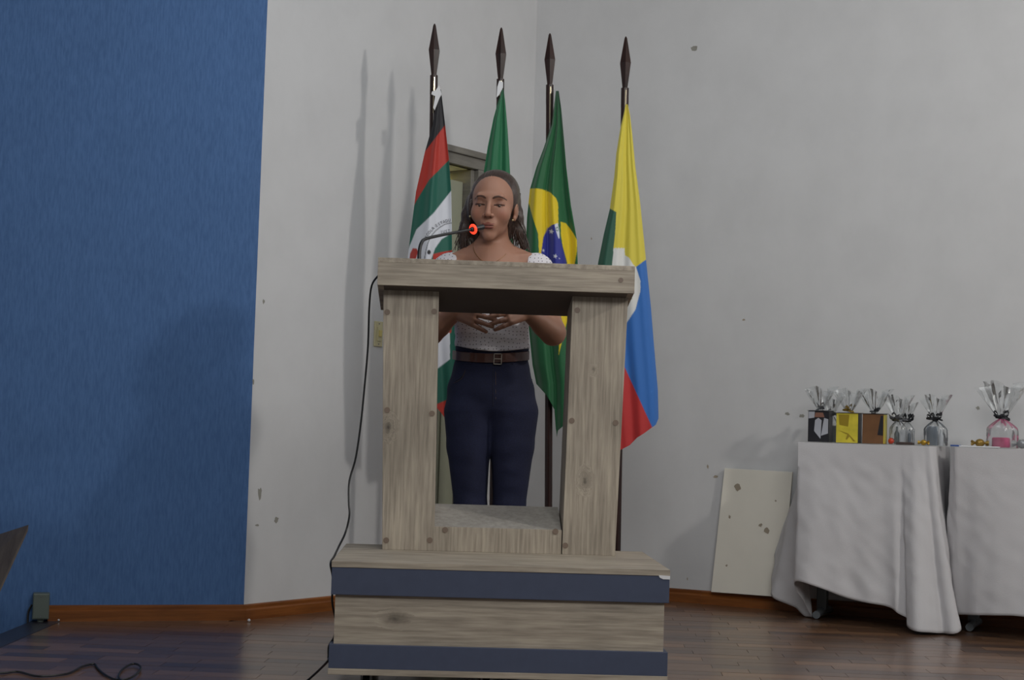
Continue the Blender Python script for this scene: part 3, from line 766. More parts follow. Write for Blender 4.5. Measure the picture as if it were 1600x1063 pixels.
def drape(name, label, tops, bots, top_poly, folds, seed, expo=None, ridges=(), nv=60, sub=14):
    """skirt from the table edge to a hem polyline, plus the flat top"""
    rng = random.Random(seed)
    n = len(tops); S = []; Bt = []
    tt = smooth_path(tops, sub) if False else None
    for i in range(n - 1):
        for k in range(sub):
            t = k / sub; S.append(tops[i].lerp(tops[i + 1], t))
    S.append(tops[-1]); Bs = smooth_path(bots, sub)
    m_ = len(S); cum = [0]
    for i in range(1, m_): cum.append(cum[-1] + (Bs[i] - Bs[i - 1]).length)
    vs = []; fs = []
    for j in range(nv + 1):
        v = j / nv
        for i in range(m_):
            p = S[i].lerp(Bs[i], v)
            # cloth falls almost straight first and flares below
            ex_ = 1.25 if expo is None else float(np.interp(i / sub, np.arange(len(expo)) + .5, expo))
            vv = v ** ex_
            p = Vector((S[i].x + (Bs[i].x - S[i].x) * vv, S[i].y + (Bs[i].y - S[i].y) * vv, p.z))
            d = (Bs[min(i + 1, m_ - 1)] - Bs[max(i - 1, 0)]); nn = Vector((d.y, -d.x, 0))
            if nn.length > 1e-6: nn.normalize()
            a = 0
            for (f, ph, am) in folds: a += am * math.sin(f * cum[i] + ph + 1.3 * v)
            for (c0, w0, am) in ridges: a += am * math.exp(-((i / sub - c0) / w0) ** 2)
            wr = noise.noise(Vector((cum[i] * 5 + p.z * 3.2, p.z * 3.0 - cum[i] * 4, seed))) * .006 + noise.noise(Vector((cum[i] * 17 + p.z * 15, p.z * 11 - cum[i] * 9, seed + 3))) * .0030
            edge = min(1, v * 6)
            p = p + nn * (a * v + wr * edge)
            if p.z < .004: p.z = .004
            vs.append(tuple(p))
    for j in range(nv):
        for i in range(m_ - 1):
            a = j * m_ + i; fs.append((a, a + 1, a + m_ + 1, a + m_))
    b0 = len(vs)
    cen = sum((Vector(p) for p in top_poly), Vector()) / len(top_poly)
    me = bpy.data.meshes.new(name)
    # top: fan over the perimeter rows
    vs.append(tuple(cen)); 
    for i in range(m_ - 1): fs.append((b0, i + 1, i))
    fs.append((b0, 0, m_ - 1))
    me.from_pydata(vs, [], fs); me.update()
    o = link(name, me, M['cloth'], None, True)
    sm = o.modifiers.new('thick', 'SOLIDIFY'); sm.thickness = .0015; sm.offset = 1
    try: me.set_sharp_from_angle(angle=math.radians(60))
    except Exception: pass
    return tag(o, label, 'tablecloth', 'white tablecloths on the two desks')
def at(f, b): # point of the desk outline: f along the front edge 0..1 , b metres back
    p = FL + ed * (W1 * f) + en * b; return Vector((p.x, p.y, TZ))
tops = [at(0, .325), at(0, .22), at(0, .10), at(0, .04), at(0.01, 0), at(.35, 0), at(.6, 0), at(.72, 0), at(.8, 0), at(.88, 0), at(.96, 0), at(1, .02), at(1, .325)]
bots = [P(1212, 868, 6.60), P(1206, 925, 6.52), P(1240, 950, 6.42), P(1268, 966, 6.36), P(1242, 909, 6.22), P(1330, 937, 6.12), P(1385, 948, 6.06), P(1405, 960, 6.02), P(1420, 980, 5.98), P(1452, 988, 5.94), P(1490, 990, 5.93), P(1493, 962, 6.02), P(1482, 940, 6.30)]
drape('tablecloth', 'white cloth on the left desk, its right corner trailing on the floor', tops, bots, [at(0, .325), at(0, 0), at(1, 0), at(1, .325)], [(17, .5, .006), (52, 1.2, .003)], 3, expo=[.85, .85, .8, .8, .9, 1.1, 1.2, 1.2, 1.2, 1.2, 1.2, 1.2], ridges=[(7.4, .35, -.03), (8.6, .5, .03), (9.6, .22, -.03), (10.3, .35, .02), (1.2, .3, .02), (2.1, .25, -.015)])
def at2(f, b): p = FL2 + ed * (.62 * f) + en * b; return Vector((p.x, p.y, TZ))
tops = [at2(0, .325), at2(0, .15), at2(0.0, 0.02), at2(.03, 0), at2(.3, 0), at2(.6, 0), at2(1, 0), at2(1, .26)]
def yof(f): return (FL2 + ed * (.62 * f)).y
bots = [P(1474, 935, 6.36), P(1474, 950, 6.22), P(1480, 960, 6.12), P(1500, 961, 6.02), P(1560, 962, yof(.35) - .05), P(1600, 964, yof(.6) - .05), P(1745, 975, yof(1) - .06), P(1760, 970, yof(1) + .2)]
drape('tablecloth', 'white cloth on the right desk, hem just clear of the floor', tops, bots, [at2(0, .325), at2(0, 0), at2(1, 0), at2(1, .325)], [(26, .9, .009), (60, .2, .003)], 11)

# ------------------------------------------------------------------ gifts on the tables
TOPZ = TZ + .003
def gx(px, b):          # point on the table top b metres behind the front edge, under pixel column px
    r = ray(px, 694); o = Vector((0, 0, CAMH)); n = en; q = FL + en * b
    k = (q - o).dot(n) / r.dot(n); p = o + r * k; return Vector((p.x, p.y, TOPZ))
ea = math.atan2(ed.y, ed.x)
GY = 400.0
def bow(mb, c, r, rng, loops=7):
    for k in range(loops):
        a = 2 * math.pi * k / loops + rng.uniform(-.3, .3); el = rng.uniform(-.5, 1.3)
        d = Vector((math.cos(a) * math.cos(el), math.sin(a) * math.cos(el), math.sin(el))); s = d.cross(Vector((.1, .2, 1))).normalized()
        pts = [c + d * (r * t) + s * (r * .38 * math.sin(math.pi * t) * sg) for t, sg in ((0, 1), (.3, 1), (.65, 1), (1, 0), (.65, -1), (.3, -1), (0, -1))]
        wd = Vector((0, 0, .005)) + d.cross(s) * .002
        prev = None
        for p in pts:
            cur = (mb.bm.verts.new(p - wd), mb.bm.verts.new(p + wd))
            if prev: mb.bm.faces.new((prev[0], prev[1], cur[1], cur[0]))
            prev = cur
    return mb
def tuft(c, h, r0, r1, rng, lobes=7, nz=12, n=56, z0=0.0):
    """crinkled cellophane fan gathered at the bottom"""
    mb = MB(); rings = []
    for j in range(nz):
        t = j / (nz - 1); rr = r0 + (r1 - r0) * t ** .75; ring = []
        for k in range(n):
            a = 2 * math.pi * k / n
            w_ = 1 + (.15 + .25 * t) * math.sin(lobes * a + rng.uniform(-.25, .25)) + .1 * math.sin(3 * lobes * a + 2 * t)
            zz = h * t * (1 + .12 * math.sin(3 * a + 1)) if j else 0
            ring.append(mb.bm.verts.new((c[0] + rr * w_ * math.cos(a), c[1] + rr * w_ * .6 * math.sin(a), c[2] + z0 + zz)))
        rings.append(ring)
    for j in range(nz - 1):
        for k in range(n): mb.bm.faces.new((rings[j][k], rings[j][(k + 1) % n], rings[j + 1][(k + 1) % n], rings[j + 1][k]))
    return mb
def bag(h, w, rng, n=48, nz=14):
    """clear bag: bulging body pinched to a neck at height h"""
    mb = MB(); rings = []
    for j in range(nz):
        t = j / (nz - 1); rr = w * (1 - .12 * t) * (1 - max(0, (t - .62) / .38) ** 1.6 * .86); ring = []
        for k in range(n):
            a = 2 * math.pi * k / n; q = 1 + .07 * math.sin(5 * a + 3 * t) + rng.uniform(-.02, .02) + .12 * t * math.sin(9 * a)
            ring.append(mb.bm.verts.new((rr * q * math.cos(a), rr * .7 * q * math.sin(a), h * t)))
        rings.append(ring)
    for j in range(nz - 1):
        for k in range(n): mb.bm.faces.new((rings[j][k], rings[j][(k + 1) % n], rings[j + 1][(k + 1) % n], rings[j + 1][k]))
    mb.bm.faces.new(rings[0][::-1]); return mb
blackr = plain('black_ribbon', (40, 42, 46), 0.35)
silverr = plain('silver_black_ribbon', (110, 112, 116), 0.3, metal=0.6)
goldr = plain('gold_ribbon', (160, 130, 40), 0.3, metal=0.6)
gold = plain('gold_card', (206, 190, 60), 0.35, var=.12, vscale=30)
goldd = plain('darker_gold_print', (150, 128, 30), 0.4)
copper = plain('copper_brown_card', (112, 76, 46), 0.4, var=.1, vscale=30)
dark = plain('dark_card', (30, 30, 36), 0.4)
greyc = plain('pale_grey_print', (170, 172, 180), 0.5)
skinp = plain('brown_print', (130, 90, 75), 0.5)
def gift_box(px0, px1, ytop, b, label, front, prints, edge, seed, ribbon):
    rng = random.Random(seed)
    pa, pb = gx(px0, b), gx(px1, b); wd = (pb - pa).length; hgt = (693 - ytop) / FPX * pa.y
    r = empty('gift_box', (pa.x, pa.y, TOPZ), ea, label=label, cat='gift box', group='gift boxes on the left desk')
    MB().box(0, wd, 0, wd * .75, 0, hgt, .001).build('box', [front], r)
    for poly, mt in prints:   # flat print: polygons in 0..1 of the front face
        MB().prism([(x * wd, -.0006, y * hgt) for x, y in poly], (0, .0005, 0)).build('print', mt, r)
    MB().box(wd, wd + .0015, .001, wd * .74, .001, hgt - .001).build('side_edge', edge, r)
    f = .007
    MB().quad8([(0, 0, hgt), (wd, 0, hgt), (wd, wd * .75, hgt), (0, wd * .75, hgt), (-f, -f * .6, hgt + .001), (wd + f, -f * .6, hgt + .001), (wd + f, wd * .75 + f, hgt + .004), (-f, wd * .75 + f, hgt + .004)]).build('lid', dark, r)
    bw = bow(MB(), Vector((wd * .5, wd * .35, hgt + .012)), .026, rng, 6); bw.build('ribbon_bow', ribbon, r)
    tuft((wd * .5, wd * .4, hgt + .004), .088, .006, .052, rng).build('cellophane', M['cello'], r, True)
    return r
gift_box(1262, 1294, 645, .10, 'dark and white gift box with photo print, leftmost on the left desk', dark,
         [([(.3, .35), (.62, .1), (.66, .7), (.5, .78), (.34, .7)], greyc), ([(.64, .2), (.98, .28), (.98, .74), (.78, .78)], greyc), ([(.3, .8), (.8, .8), (.72, .95), (.36, .95)], skinp), ([(.02, .75), (.3, .78), (.32, .98), (.02, .98)], greyc)], dark, 1, silverr)
gift_box(1306, 1340, 647, .08, 'shiny yellow-gold gift box in the middle of the three boxes', gold,
         [([(.1, .42), (.55, .32), (.9, .06), (.8, .05), (.62, .22), (.5, .1), (.45, .12), (.52, .28), (.35, .33)], goldd), ([(.15, .6), (.55, .55), (.6, .95), (.1, .95)], goldd)], dark, 2, goldr)
gift_box(1347, 1380, 647, .08, 'copper brown gift box with a dark slanted patch, right of the gold box', copper,
         [([(.72, .3), (.98, .28), (.98, .95), (.86, .95)], dark)], gold, 3, blackr)
def clear_bag(px, b, hpx, wpx, label, items, seed, ribbon, th=.09, tw=.045):
    rng = random.Random(seed); p = gx(px, b); k = p.y / FPX
    r = empty('gift_bag', (p.x, p.y, TOPZ), ea, label=label, cat='gift bag', group='clear gift bags on the desks')
    h, w_ = hpx * k, wpx * k / 2
    bag(h, w_, rng).build('clear_bag', M['cello'], r, True)
    tuft((0, 0, h), th, w_ * .14, tw, rng, 6).build('cellophane_top', M['cello'], r, True)
    MB().tube([(w_ * .2 * math.cos(a), w_ * .14 * math.sin(a), h) for a in [2 * math.pi * q / 12 for q in range(13)]], .003, 6, False).build('ribbon_tie', ribbon, r)
    for sx in (-1, 1): bow(MB(), Vector((sx * .014, -.014, h + .004)), .027, rng, 8).build('ribbon_bow', ribbon, r)
    for kind, x, y, hh, rr, mt, nm in items:
        x, y, hh, rr = x * k, y * k, hh * k, rr * k
        if kind == 'bottle': MB().lathe([(rr * .9, .001), (rr, .004), (rr, hh * .6), (rr * .4, hh * .78), (rr * .38, hh), (rr * .2, hh)], 14, (x, y, 0)).build(nm, mt, r, True)
        elif kind == 'ball': MB().sphere((x, y, rr), rr, 14).build(nm, mt, r, True)
        elif kind == 'box': MB().box(x - rr, x + rr, y - rr * .7, y + rr * .7, .001, hh, .002).build(nm, mt, r)
        elif kind == 'cup': MB().lathe([(rr * .9, .001), (rr, .006), (rr * .98, hh * .9), (rr * .85, hh), (rr * .7, hh * .9)], 18, (x, y, 0)).build(nm, mt, r, True)
    return r
grn = plain('dark_green_glass', (50, 64, 62), 0.15); blu = plain('slate_blue_wrap', (96, 110, 124), 0.4); redm = plain('red_wrapper', (190, 60, 34), 0.35)
pink = plain('pink_candle', (222, 60, 130), 0.45, var=.06); pale = plain('pale_wrap', (196, 200, 206), 0.4)
clear_bag(1299, .21, 42, 22, 'clear gift bag squeezed between the dark box and the gold box', [('box', 0, 0, 26, 7, blu, 'packet')], 21, silverr, .07, .035)
clear_bag(1403, .13, 38, 28, 'clear gift bag with red ball and small green bottle, beside copper box', [('bottle', -2, 0, 28, 4, grn, 'small_bottle'), ('ball', -9, -6, 0, 5, redm, 'red_ball'), ('box', 7, 1, 24, 4, pale, 'packet')], 22, silverr)
clear_bag(1417, .21, 36, 22, 'clear gift bag with dark bow standing behind the flat tray', [('box', 0, 0, 22, 6, pale, 'packet'), ('bottle', 4, -3, 24, 3, blu, 'small_bottle')], 23, blackr, .07, .03)
clear_bag(1461, .11, 40, 36, 'clear gift bag with slate blue packet, at the right end of the left cloth', [('box', -4, 0, 30, 8, blu, 'packet'), ('bottle', 9, 0, 26, 4, pale, 'small_bottle')], 24, blackr)
clear_bag(1565, .12, 46, 48, 'clear gift bag with pink candle inside, on the right cloth', [('cup', -1, 0, 16, 14, pink, 'pink_candle')], 25, blackr, .13, .075)
p = gx(1414, .06)
r = empty('flat_tray', (p.x, p.y, TOPZ), ea, label='thin dark brown bar lying before the clear gift bags', cat='bar')
MB().box(-.032, .032, -.02, .02, 0, .009, .002).build('bar_body', plain('dark_brown_bar', (58, 44, 40), 0.5), r)
MB().box(-.026, .026, -.014, .014, .009, .0105, .0005).build('bar_top', plain('brown_label', (84, 66, 58), 0.5), r)
def candy(px, b, rr, mt, label, seed, nm='wrapped_candy'):
    p = gx(px, b); rng = random.Random(seed); r = empty(nm, (p.x, p.y, TOPZ), ea + rng.uniform(-.5, .5), label=label, cat='candy', group='wrapped sweets on the desks')
    m_ = MB(); m_.sphere((0, 0, rr), rr, 12, (1.15, .9, 1)); m_.build('sweet', mt, r, True)
    for s in (-1, 1):
        t = MB(); pts = []
        ring0 = [t.bm.verts.new((s * rr * 1.05, rr * .2 * math.cos(a), rr + rr * .2 * math.sin(a))) for a in [2 * math.pi * q / 12 for q in range(12)]]
        ring1 = [t.bm.verts.new((s * rr * (1.9 + .15 * (q % 2)), rr * .75 * math.cos(a), rr + rr * .75 * math.sin(a))) for q, a in enumerate([2 * math.pi * q / 12 for q in range(12)])]
        for q in range(12): t.bm.faces.new((ring0[q], ring0[(q + 1) % 12], ring1[(q + 1) % 12], ring1[q]))
        t.build('twisted_end', mt, r, True)
    return r
candy(1443, .06, .011, plain('gold_foil', (176, 140, 50), .3, metal=.5), 'gold wrapped sweet between the tray and the blue gift bag', 1)
candy(1531, .08, .016, plain('dark_gold_foil', (140, 112, 50), .3, metal=.5), 'dark gold wrapped sweet left of the pink candle bag', 2)
candy(1597, .07, .018, plain('silver_foil', (150, 152, 154), .3, metal=.5), 'silver wrapped sweet right of the pink candle bag', 3)
p = gx(1486, .02); q = gx(1560, .02); wd = (q - p).length
r = empty('paper_folder', (p.x, p.y, TOPZ), ea, label='thin pale folder with blue corner at the right cloth\'s front edge', cat='folder')
MB().box(0, wd, .0, .055, 0, .004, .001).build('folder_cover', M['white'], r)
MB().box(-.002, .03, -.004, .05, -.0005 + .0005, .006, .001).build('blue_corner', plain('blue_card', (52, 84, 150), .5), r)

# ------------------------------------------------------------------ white board leaning at the wall, marks, switch, metal box, slanted desk
def on_right(px, py, off=0.0):
    r = ray(px, py); o = Vector((0, 0, CAMH)); q = CORN + nR * off; k = (q - o).dot(nR) / r.dot(nR); return o + r * k
def on_left(px, py, off=0.0):
    r = ray(px, py); o = Vector((0, 0, CAMH)); q = CORN + nL * off; k = (q - o).dot(nL) / r.dot(nL); return o + r * k
A = on_right(1111, 926, .05); B_ = on_right(1222, 934, .05); Cc = on_right(1238, 738, .022); Dd = on_right(1132, 732, .022)
zb0 = BH + .001; A.z = B_.z = zb0
def shift(p, s): return p - nR * s
board = MB().quad8([A, B_, shift(B_, .014), shift(A, .014), Dd, Cc, shift(Cc, .014), shift(Dd, .014)], .001).build('leaning_board', M['panelw'])
tag(board, 'white painted board with chipped spots, leaning on the wall left of the tables', 'board')
def blotch(name, fn, px, py, rx, ry, mt, parent, n, seed, off=.0006):
    rng = random.Random(seed); pts = []
    for k in range(11):
        a = 2 * math.pi * k / 11; q = rng.uniform(.55, 1.15); pts.append(fn(px + rx * q * math.cos(a), py + ry * q * math.sin(a), off))
    o = MB().prism(pts, -n * (off * .9)).build(name, mt, parent); return o
for i, (px, py, rx, ry, mt) in enumerate(((1084, 76, 5, 5, 'chipd'), (1088, 73, 2, 2, 'chipd'), (1162, 500, 2.2, 2, 'chip'), (924, 373, 1.2, 2, 'chip'), (1106, 730, 1.6, 4, 'chip'), (1118, 745, 4, 2, 'chip'), (1230, 647, 4, 3, 'chipd'), (1253, 650, 6, 3.5, 'chipd'), (1528, 638, 3.5, 3.5, 'chipd'), (1074, 905, 1, 3, 'chip'))):
    blotch('paint_chip', on_right, px, py, rx, ry, M[mt], wall_right, nR, i)
for i, (px, py, rx, ry, mt) in enumerate(((412, 472, 2, 4, 'chipd'), (406, 772, 4, 11, 'chipd'), (432, 813, 4, 5, 'chipd'), (402, 821, 3, 2, 'chipd'), (396, 596, 1.5, 5, 'chipd'))):
    blotch('paint_chip', on_left, px, py, rx, ry, M[mt], wall_left, nL, 30 + i)
def on_board(px, py, off=0.0):
    r = ray(px, py); o = Vector((0, 0, CAMH)); n = (B_ - A).cross(Dd - A).normalized()
    if n.dot(o - A) < 0: n = -n
    k = (A + n * (off + .0005) - o).dot(n) / r.dot(n); return o + r * k
for i, (px, py, rx, ry) in enumerate(((1153, 762, 6, 6), (1198, 829, 5, 6), (1188, 821, 3, 3), (1135, 884, 2, 2), (1212, 783, 1.5, 1.5), (1140, 808, 2, 3))):
    blotch('paint_chip', on_board, px, py, rx, ry, M['chip'], board, nR, 60 + i)
# light switch
pc = on_left(590, 522.5); k = pc.y / FPX
sw = empty('light_switch', pc, math.atan2(-nL.x, nL.y) + math.pi, label='cream light switch plate on the white wall beside the lectern', cat='switch')
# local -y faces the room
sw.rotation_euler = (0, 0, math.atan2(nL.y, nL.x) + math.pi / 2)
MB().box(-.024, .024, -.007, 0, -.05, .052, .002).build('plate', M['cream'], sw)
MB().box(-.01, .01, -.012, -.007, -.028, .03, .001).build('insert', M['cream'], sw)
MB().box(-.006, .006, -.02, -.012, -.01, .016, .001).build('toggle', M['ivory'], sw)
for z in (-.04, .042): MB().tube([(0, -.0085, z), (0, -.006, z)], .003, 8).build('screw', M['steel'], sw)
# metal socket box at the foot of the blue wall
def on_blue(px, py, off=0.0):
    r = ray(px, py); o = Vector((0, 0, CAMH)); q = BCOR + nB * off; k = (q - o).dot(nB) / r.dot(nB); return o + r * k
b0 = on_blue(50, 969, .05); b1 = on_blue(75, 929, .05); wdb = .056; hb = .09
bx = empty('metal_socket_box', (b0.x, b0.y, 0), math.atan2(nB.y, nB.x) + math.pi / 2, label='small grey-green metal box on a pipe at the blue wall foot', cat='box')
MB().box(0, wdb, 0, .048, .012, .012 + hb, .003).build('box_body', M['boxgreen'], bx)
MB().box(.003, wdb - .003, -.002, 0, .016, .008 + hb, .001).build('cover', M['boxgreen'], bx)
for z in (.022, .002 + hb): MB().tube([(wdb / 2, -.0035, z), (wdb / 2, -.001, z)], .0025, 8).build('screw', M['steel'], bx)
MB().tube([(wdb / 2, .025, .013), (wdb / 2, .025, .002)], .012, 10).build('conduit', M['boxgreen'], bx, True)
MB().tube(smooth_path([(-.002, .03, .06), (-.012, .03, .04), (-.014, .02, .01), (-.01, .0, -.03)], 5), .004, 6).build('cord', M['black'], bx, True)
pl = G(389, 970, .005); tag(MB().sphere((pl.x, pl.y, .006), .006, 10, (1, .8, .9)).build('paper_crumb', M['white'], None, True), 'tiny white crumb at the blue wall corner on the floor', 'crumb', 'white crumbs on the floor')
pl = on_blue(92, 963, .02); tag(MB().sphere((pl.x, pl.y, .006), .004, 8, (1, .8, .9)).build('paper_crumb', M['white'], None, True), 'tiny white crumb by the metal box on the floor', 'crumb', 'white crumbs on the floor')
# slanted desk corner at the left edge of the frame
DY = 4.9
r = empty('reading_desk', (P(-70, 900, DY).x, DY, -.046), label='tilted dark grey wooden desk corner at the left frame edge', cat='desk')
o_ = Vector((P(-70, 900, DY).x, DY, -.046))
tip = P(45, 820, DY) - o_; lo = P(-6, 932, DY - .05) - o_; up_ = P(-70, 857, DY + .28) - o_; ll = P(-130, 965, DY + .2) - o_
th = Vector((.0, -.006, -.02))
woodd = streaks('dark_grey_desk_wood', (84, 74, 68), (104, 94, 86), (60, 20, 10), rough=.5, bump=.1)
MB().quad8([tip + th, lo + th, ll + th, up_ + th, tip, lo, ll, up_], .001).build('slanted_board', woodd, r)
MB().box(-.03, .01, .06, .10, .0, (lo.z + up_.z) / 2 - .02, .003).build('post', woodd, r)
MB().box(-.13, .08, -.02, .2, .0, .02, .003).build('foot', woodd, r)
# ------------------------------------------------------------------ the speaker
import openvdb
PDEP = 5.17
pc0 = P(768, 560, PDEP)
PO = np.array([pc0.x, PDEP, 0.0])
def K(x, y, dy=0.0):           # person-local point under pixel (x,y), dy metres behind the body axis
    p = P(x, y, PDEP + dy); return np.array([p.x - PO[0], dy, p.z])
person = empty('person', tuple(PO), label='young woman with long wet dark hair and white dotted blouse, speaking behind the lectern', cat='person')

class Field:
    def __init__(s, xs, ys, zs):
        s.xs, s.ys, s.zs = [np.asarray(a, np.float32) for a in (xs, ys, zs)]
        s.f = np.full((len(xs), len(ys), len(zs)), 0.3, np.float32)
    def _sub(s, lo, hi):
        sl = []
        for a, l, h in zip((s.xs, s.ys, s.zs), lo, hi):
            i0, i1 = np.searchsorted(a, l), np.searchsorted(a, h); sl.append(slice(i0, max(i1, i0 + 1)))
        return tuple(sl)
    def op(s, fn, lo, hi, k=0.01, mode='add'):
        pad = 0.05 + k
        sl = s._sub([a - pad for a in lo], [a + pad for a in hi])
        X = s.xs[sl[0]][:, None, None]; Y = s.ys[sl[1]][None, :, None]; Z = s.zs[sl[2]][None, None, :]
        d = fn(X, Y, Z).astype(np.float32); f = s.f[sl]
        if mode == 'add':
            h = np.clip(.5 + .5 * (f - d) / k, 0, 1); s.f[sl] = f * (1 - h) + d * h - k * h * (1 - h)
        elif mode == 'sub':
            d = -d; h = np.clip(.5 - .5 * (f - d) / k, 0, 1); s.f[sl] = f * (1 - h) + d * h + k * h * (1 - h)
        return s
    def ell(s, c, r, k=.01, mode='add', R=None, off=0.0):
        c = np.array(c, float); r = np.array(r, float) + off; m = max(r)
        def fn(X, Y, Z):
            x, y, z = X - c[0], Y - c[1], Z - c[2]
            if R is not None:
                x, y, z = R[0][0] * x + R[1][0] * y + R[2][0] * z, R[0][1] * x + R[1][1] * y + R[2][1] * z, R[0][2] * x + R[1][2] * y + R[2][2] * z
            q = np.sqrt((x / r[0]) ** 2 + (y / r[1]) ** 2 + (z / r[2]) ** 2); g = np.sqrt((x / r[0] ** 2) ** 2 + (y / r[1] ** 2) ** 2 + (z / r[2] ** 2) ** 2)
            return q * (q - 1) / np.maximum(g, 1e-6)
        return s.op(fn, c - m, c + m, k, mode)
    def cone(s, a, b, ra, rb, k=.01, mode='add', sc=(1, 1), off=0.0):
        a = np.array(a, float); b = np.array(b, float); ra += off; rb += off; ba = b - a; L2 = float(ba @ ba)
        def fn(X, Y, Z):
            px, py, pz = X - a[0], Y - a[1], Z - a[2]
            t = np.clip((px * ba[0] + py * ba[1] + pz * ba[2]) / L2, 0, 1)
            return np.sqrt(((px - t * ba[0]) * sc[0]) ** 2 + ((py - t * ba[1]) * sc[1]) ** 2 + (pz - t * ba[2]) ** 2) - (ra + (rb - ra) * t)
        m = max(ra, rb); return s.op(fn, np.minimum(a, b) - m, np.maximum(a, b) + m, k, mode)
    def cut(s, fn):
        X = s.xs[:, None, None]; Y = s.ys[None, :, None]; Z = s.zs[None, None, :]
        s.f = np.maximum(s.f, fn(X, Y, Z).astype(np.float32)); return s
    def mesh(s):
        s.f[0] = s.f[-1] = .05; s.f[:, 0] = s.f[:, -1] = .05; s.f[:, :, 0] = s.f[:, :, -1] = .05
        g = openvdb.FloatGrid(0.3); g.copyFromArray(np.ascontiguousarray(np.clip(s.f, -.3, .3))); pts, q = g.convertToQuads(0.0)
        out = np.empty_like(pts)
        for i, a in enumerate((s.xs, s.ys, s.zs)): out[:, i] = np.interp(pts[:, i], np.arange(len(a)), a)
        return out, q[:, ::-1]

def steps(*seg):               # piecewise grid: (start, end, step) ...
    out = []
    for a, b, st in seg: out.append(np.arange(a, b - 1e-9, st))
    return np.concatenate(out + [[seg[-1][1]]])

# head frame: chin to crown, turned a little to the left of the picture
crown = K(774.5, 265.5, 0.0); chin = K(769.5, 379.5, 0.0)
HS = np.linalg.norm(crown - chin) / 0.240
HC = (crown + chin) / 2 + np.array([0, -.03, 0])
up = (crown - chin) / np.linalg.norm(crown - chin)
th_p = math.radians(7.5); yaw = math.radians(-9)
fw = np.array([math.sin(yaw), -math.cos(yaw) * math.cos(th_p), -math.sin(th_p)]); fw = fw - up * (fw @ up) * 0.0
upv = up + np.array([0, -math.sin(th_p), 0]); upv = upv - fw * (upv @ fw); upv /= np.linalg.norm(upv)
rt = np.cross(upv, -fw); rt = -rt if rt[0] < 0 else rt
HR = np.array([rt, -fw, upv])              # rows: head x, y(back), z(up)
def H(x, y, z): return HC + HS * (x * HR[0] + y * HR[1] + z * HR[2])
def hr(*r): return [a * HS for a in r]
HRl = [list(HR[:, 0]), list(HR[:, 1]), list(HR[:, 2])]
HRt = HR.T                                 # columns are head axes
def Rm(): return [[HR[j][i] for j in range(3)] for i in range(3)]
RH = Rm()
def hell(F, c, r, k=.01, mode='add', off=0.0): return F.ell(H(*c), hr(*r), k, mode, RH, off)
def hcone(F, a, b, ra, rb, k=.01, mode='add'): return F.cone(H(*a), H(*b), ra * HS, rb * HS, k, mode)

xs = steps((-.30, -.10, .004), (-.10, .10, .0017), (.10, .30, .004))
ys = steps((-.28, .0, .0022), (.0, .17, .004))
zs = steps((0, .9, .006), (.9, 1.28, .003), (1.28, 1.62, .0016))
Bd = Field(xs, ys, zs)
# torso and legs under the clothes
def torso(F, off=0.0, k=.03):
    F.ell(K(768, 470, .0), (.132, .088, .17), .01, off=off)
    F.ell(K(769, 545, .005), (.118, .082, .13), k, off=off)
    F.ell(K(767, 420, .015), (.145, .072, .07), k, off=off)
    for sx in (-1, 1): F.ell(K(768 + sx * 27, 462, -.055), (.058, .05, .055), .02, off=off)
    return F
def lower(F, off=0.0):
    F.ell(K(767, 612, .015), (.142, .104, .105), .02, off=off)
    F.ell(K(768, 575, .005), (.122, .088, .08), .03, off=off)
    for sx, h, k1, kn_, an in ((-1, K(733, 645, 0), K(732, 697, -.005), K(735, 792, -.01), K(737, 955, .01)), (1, K(802, 645, 0), K(800.5, 697, -.005), K(795.5, 792, -.01), K(793, 955, .01))):
        F.cone(h, k1, .080, .068, .02, off=off); F.cone(k1, kn_, .068, .050, .010, off=off)
        cf = kn_ * .62 + an * .38 + np.array([0, .018, 0]); F.cone(kn_, cf, .050, .048, .012, off=off); F.cone(cf, an, .049, .034, .012, off=off)
        F.cone(an, np.array([an[0], an[1], .06]), .034, .032, .01, off=off)
    return F
torso(Bd, -.004); lower(Bd, -.006)
for sx, ax in ((-1, K(737, 955, .01)), (1, K(793, 955, .01))):
    F_ = Bd; F_.cone((ax[0], .01, .06), (ax[0] + sx * .012, -.12, .03), .032, .022, .015)
# neck, trapezius, shoulders
nk0 = H(0, .038, -.075); nk1 = K(768, 402, .02)
Bd.cone(nk0, nk1, .048, .052, .012, sc=(1, 1))
for sx, shx in ((-1, 702), (1, 838)):
    Bd.cone(K(768 + sx * 10, 392, .025), K(shx, 421, .012), .036, .042, .028)
    Bd.ell(K(shx, 424, .01), (.048, .048, .052), .02)
    Bd.cone(K(768 + sx * 8, 405, -.045), K(768 + sx * 58, 400, -.012), .009, .0085, .012)       # collar bones
Bd.cone(K(768, 405, .0), K(768, 440, -.02), .07, .07, .03)
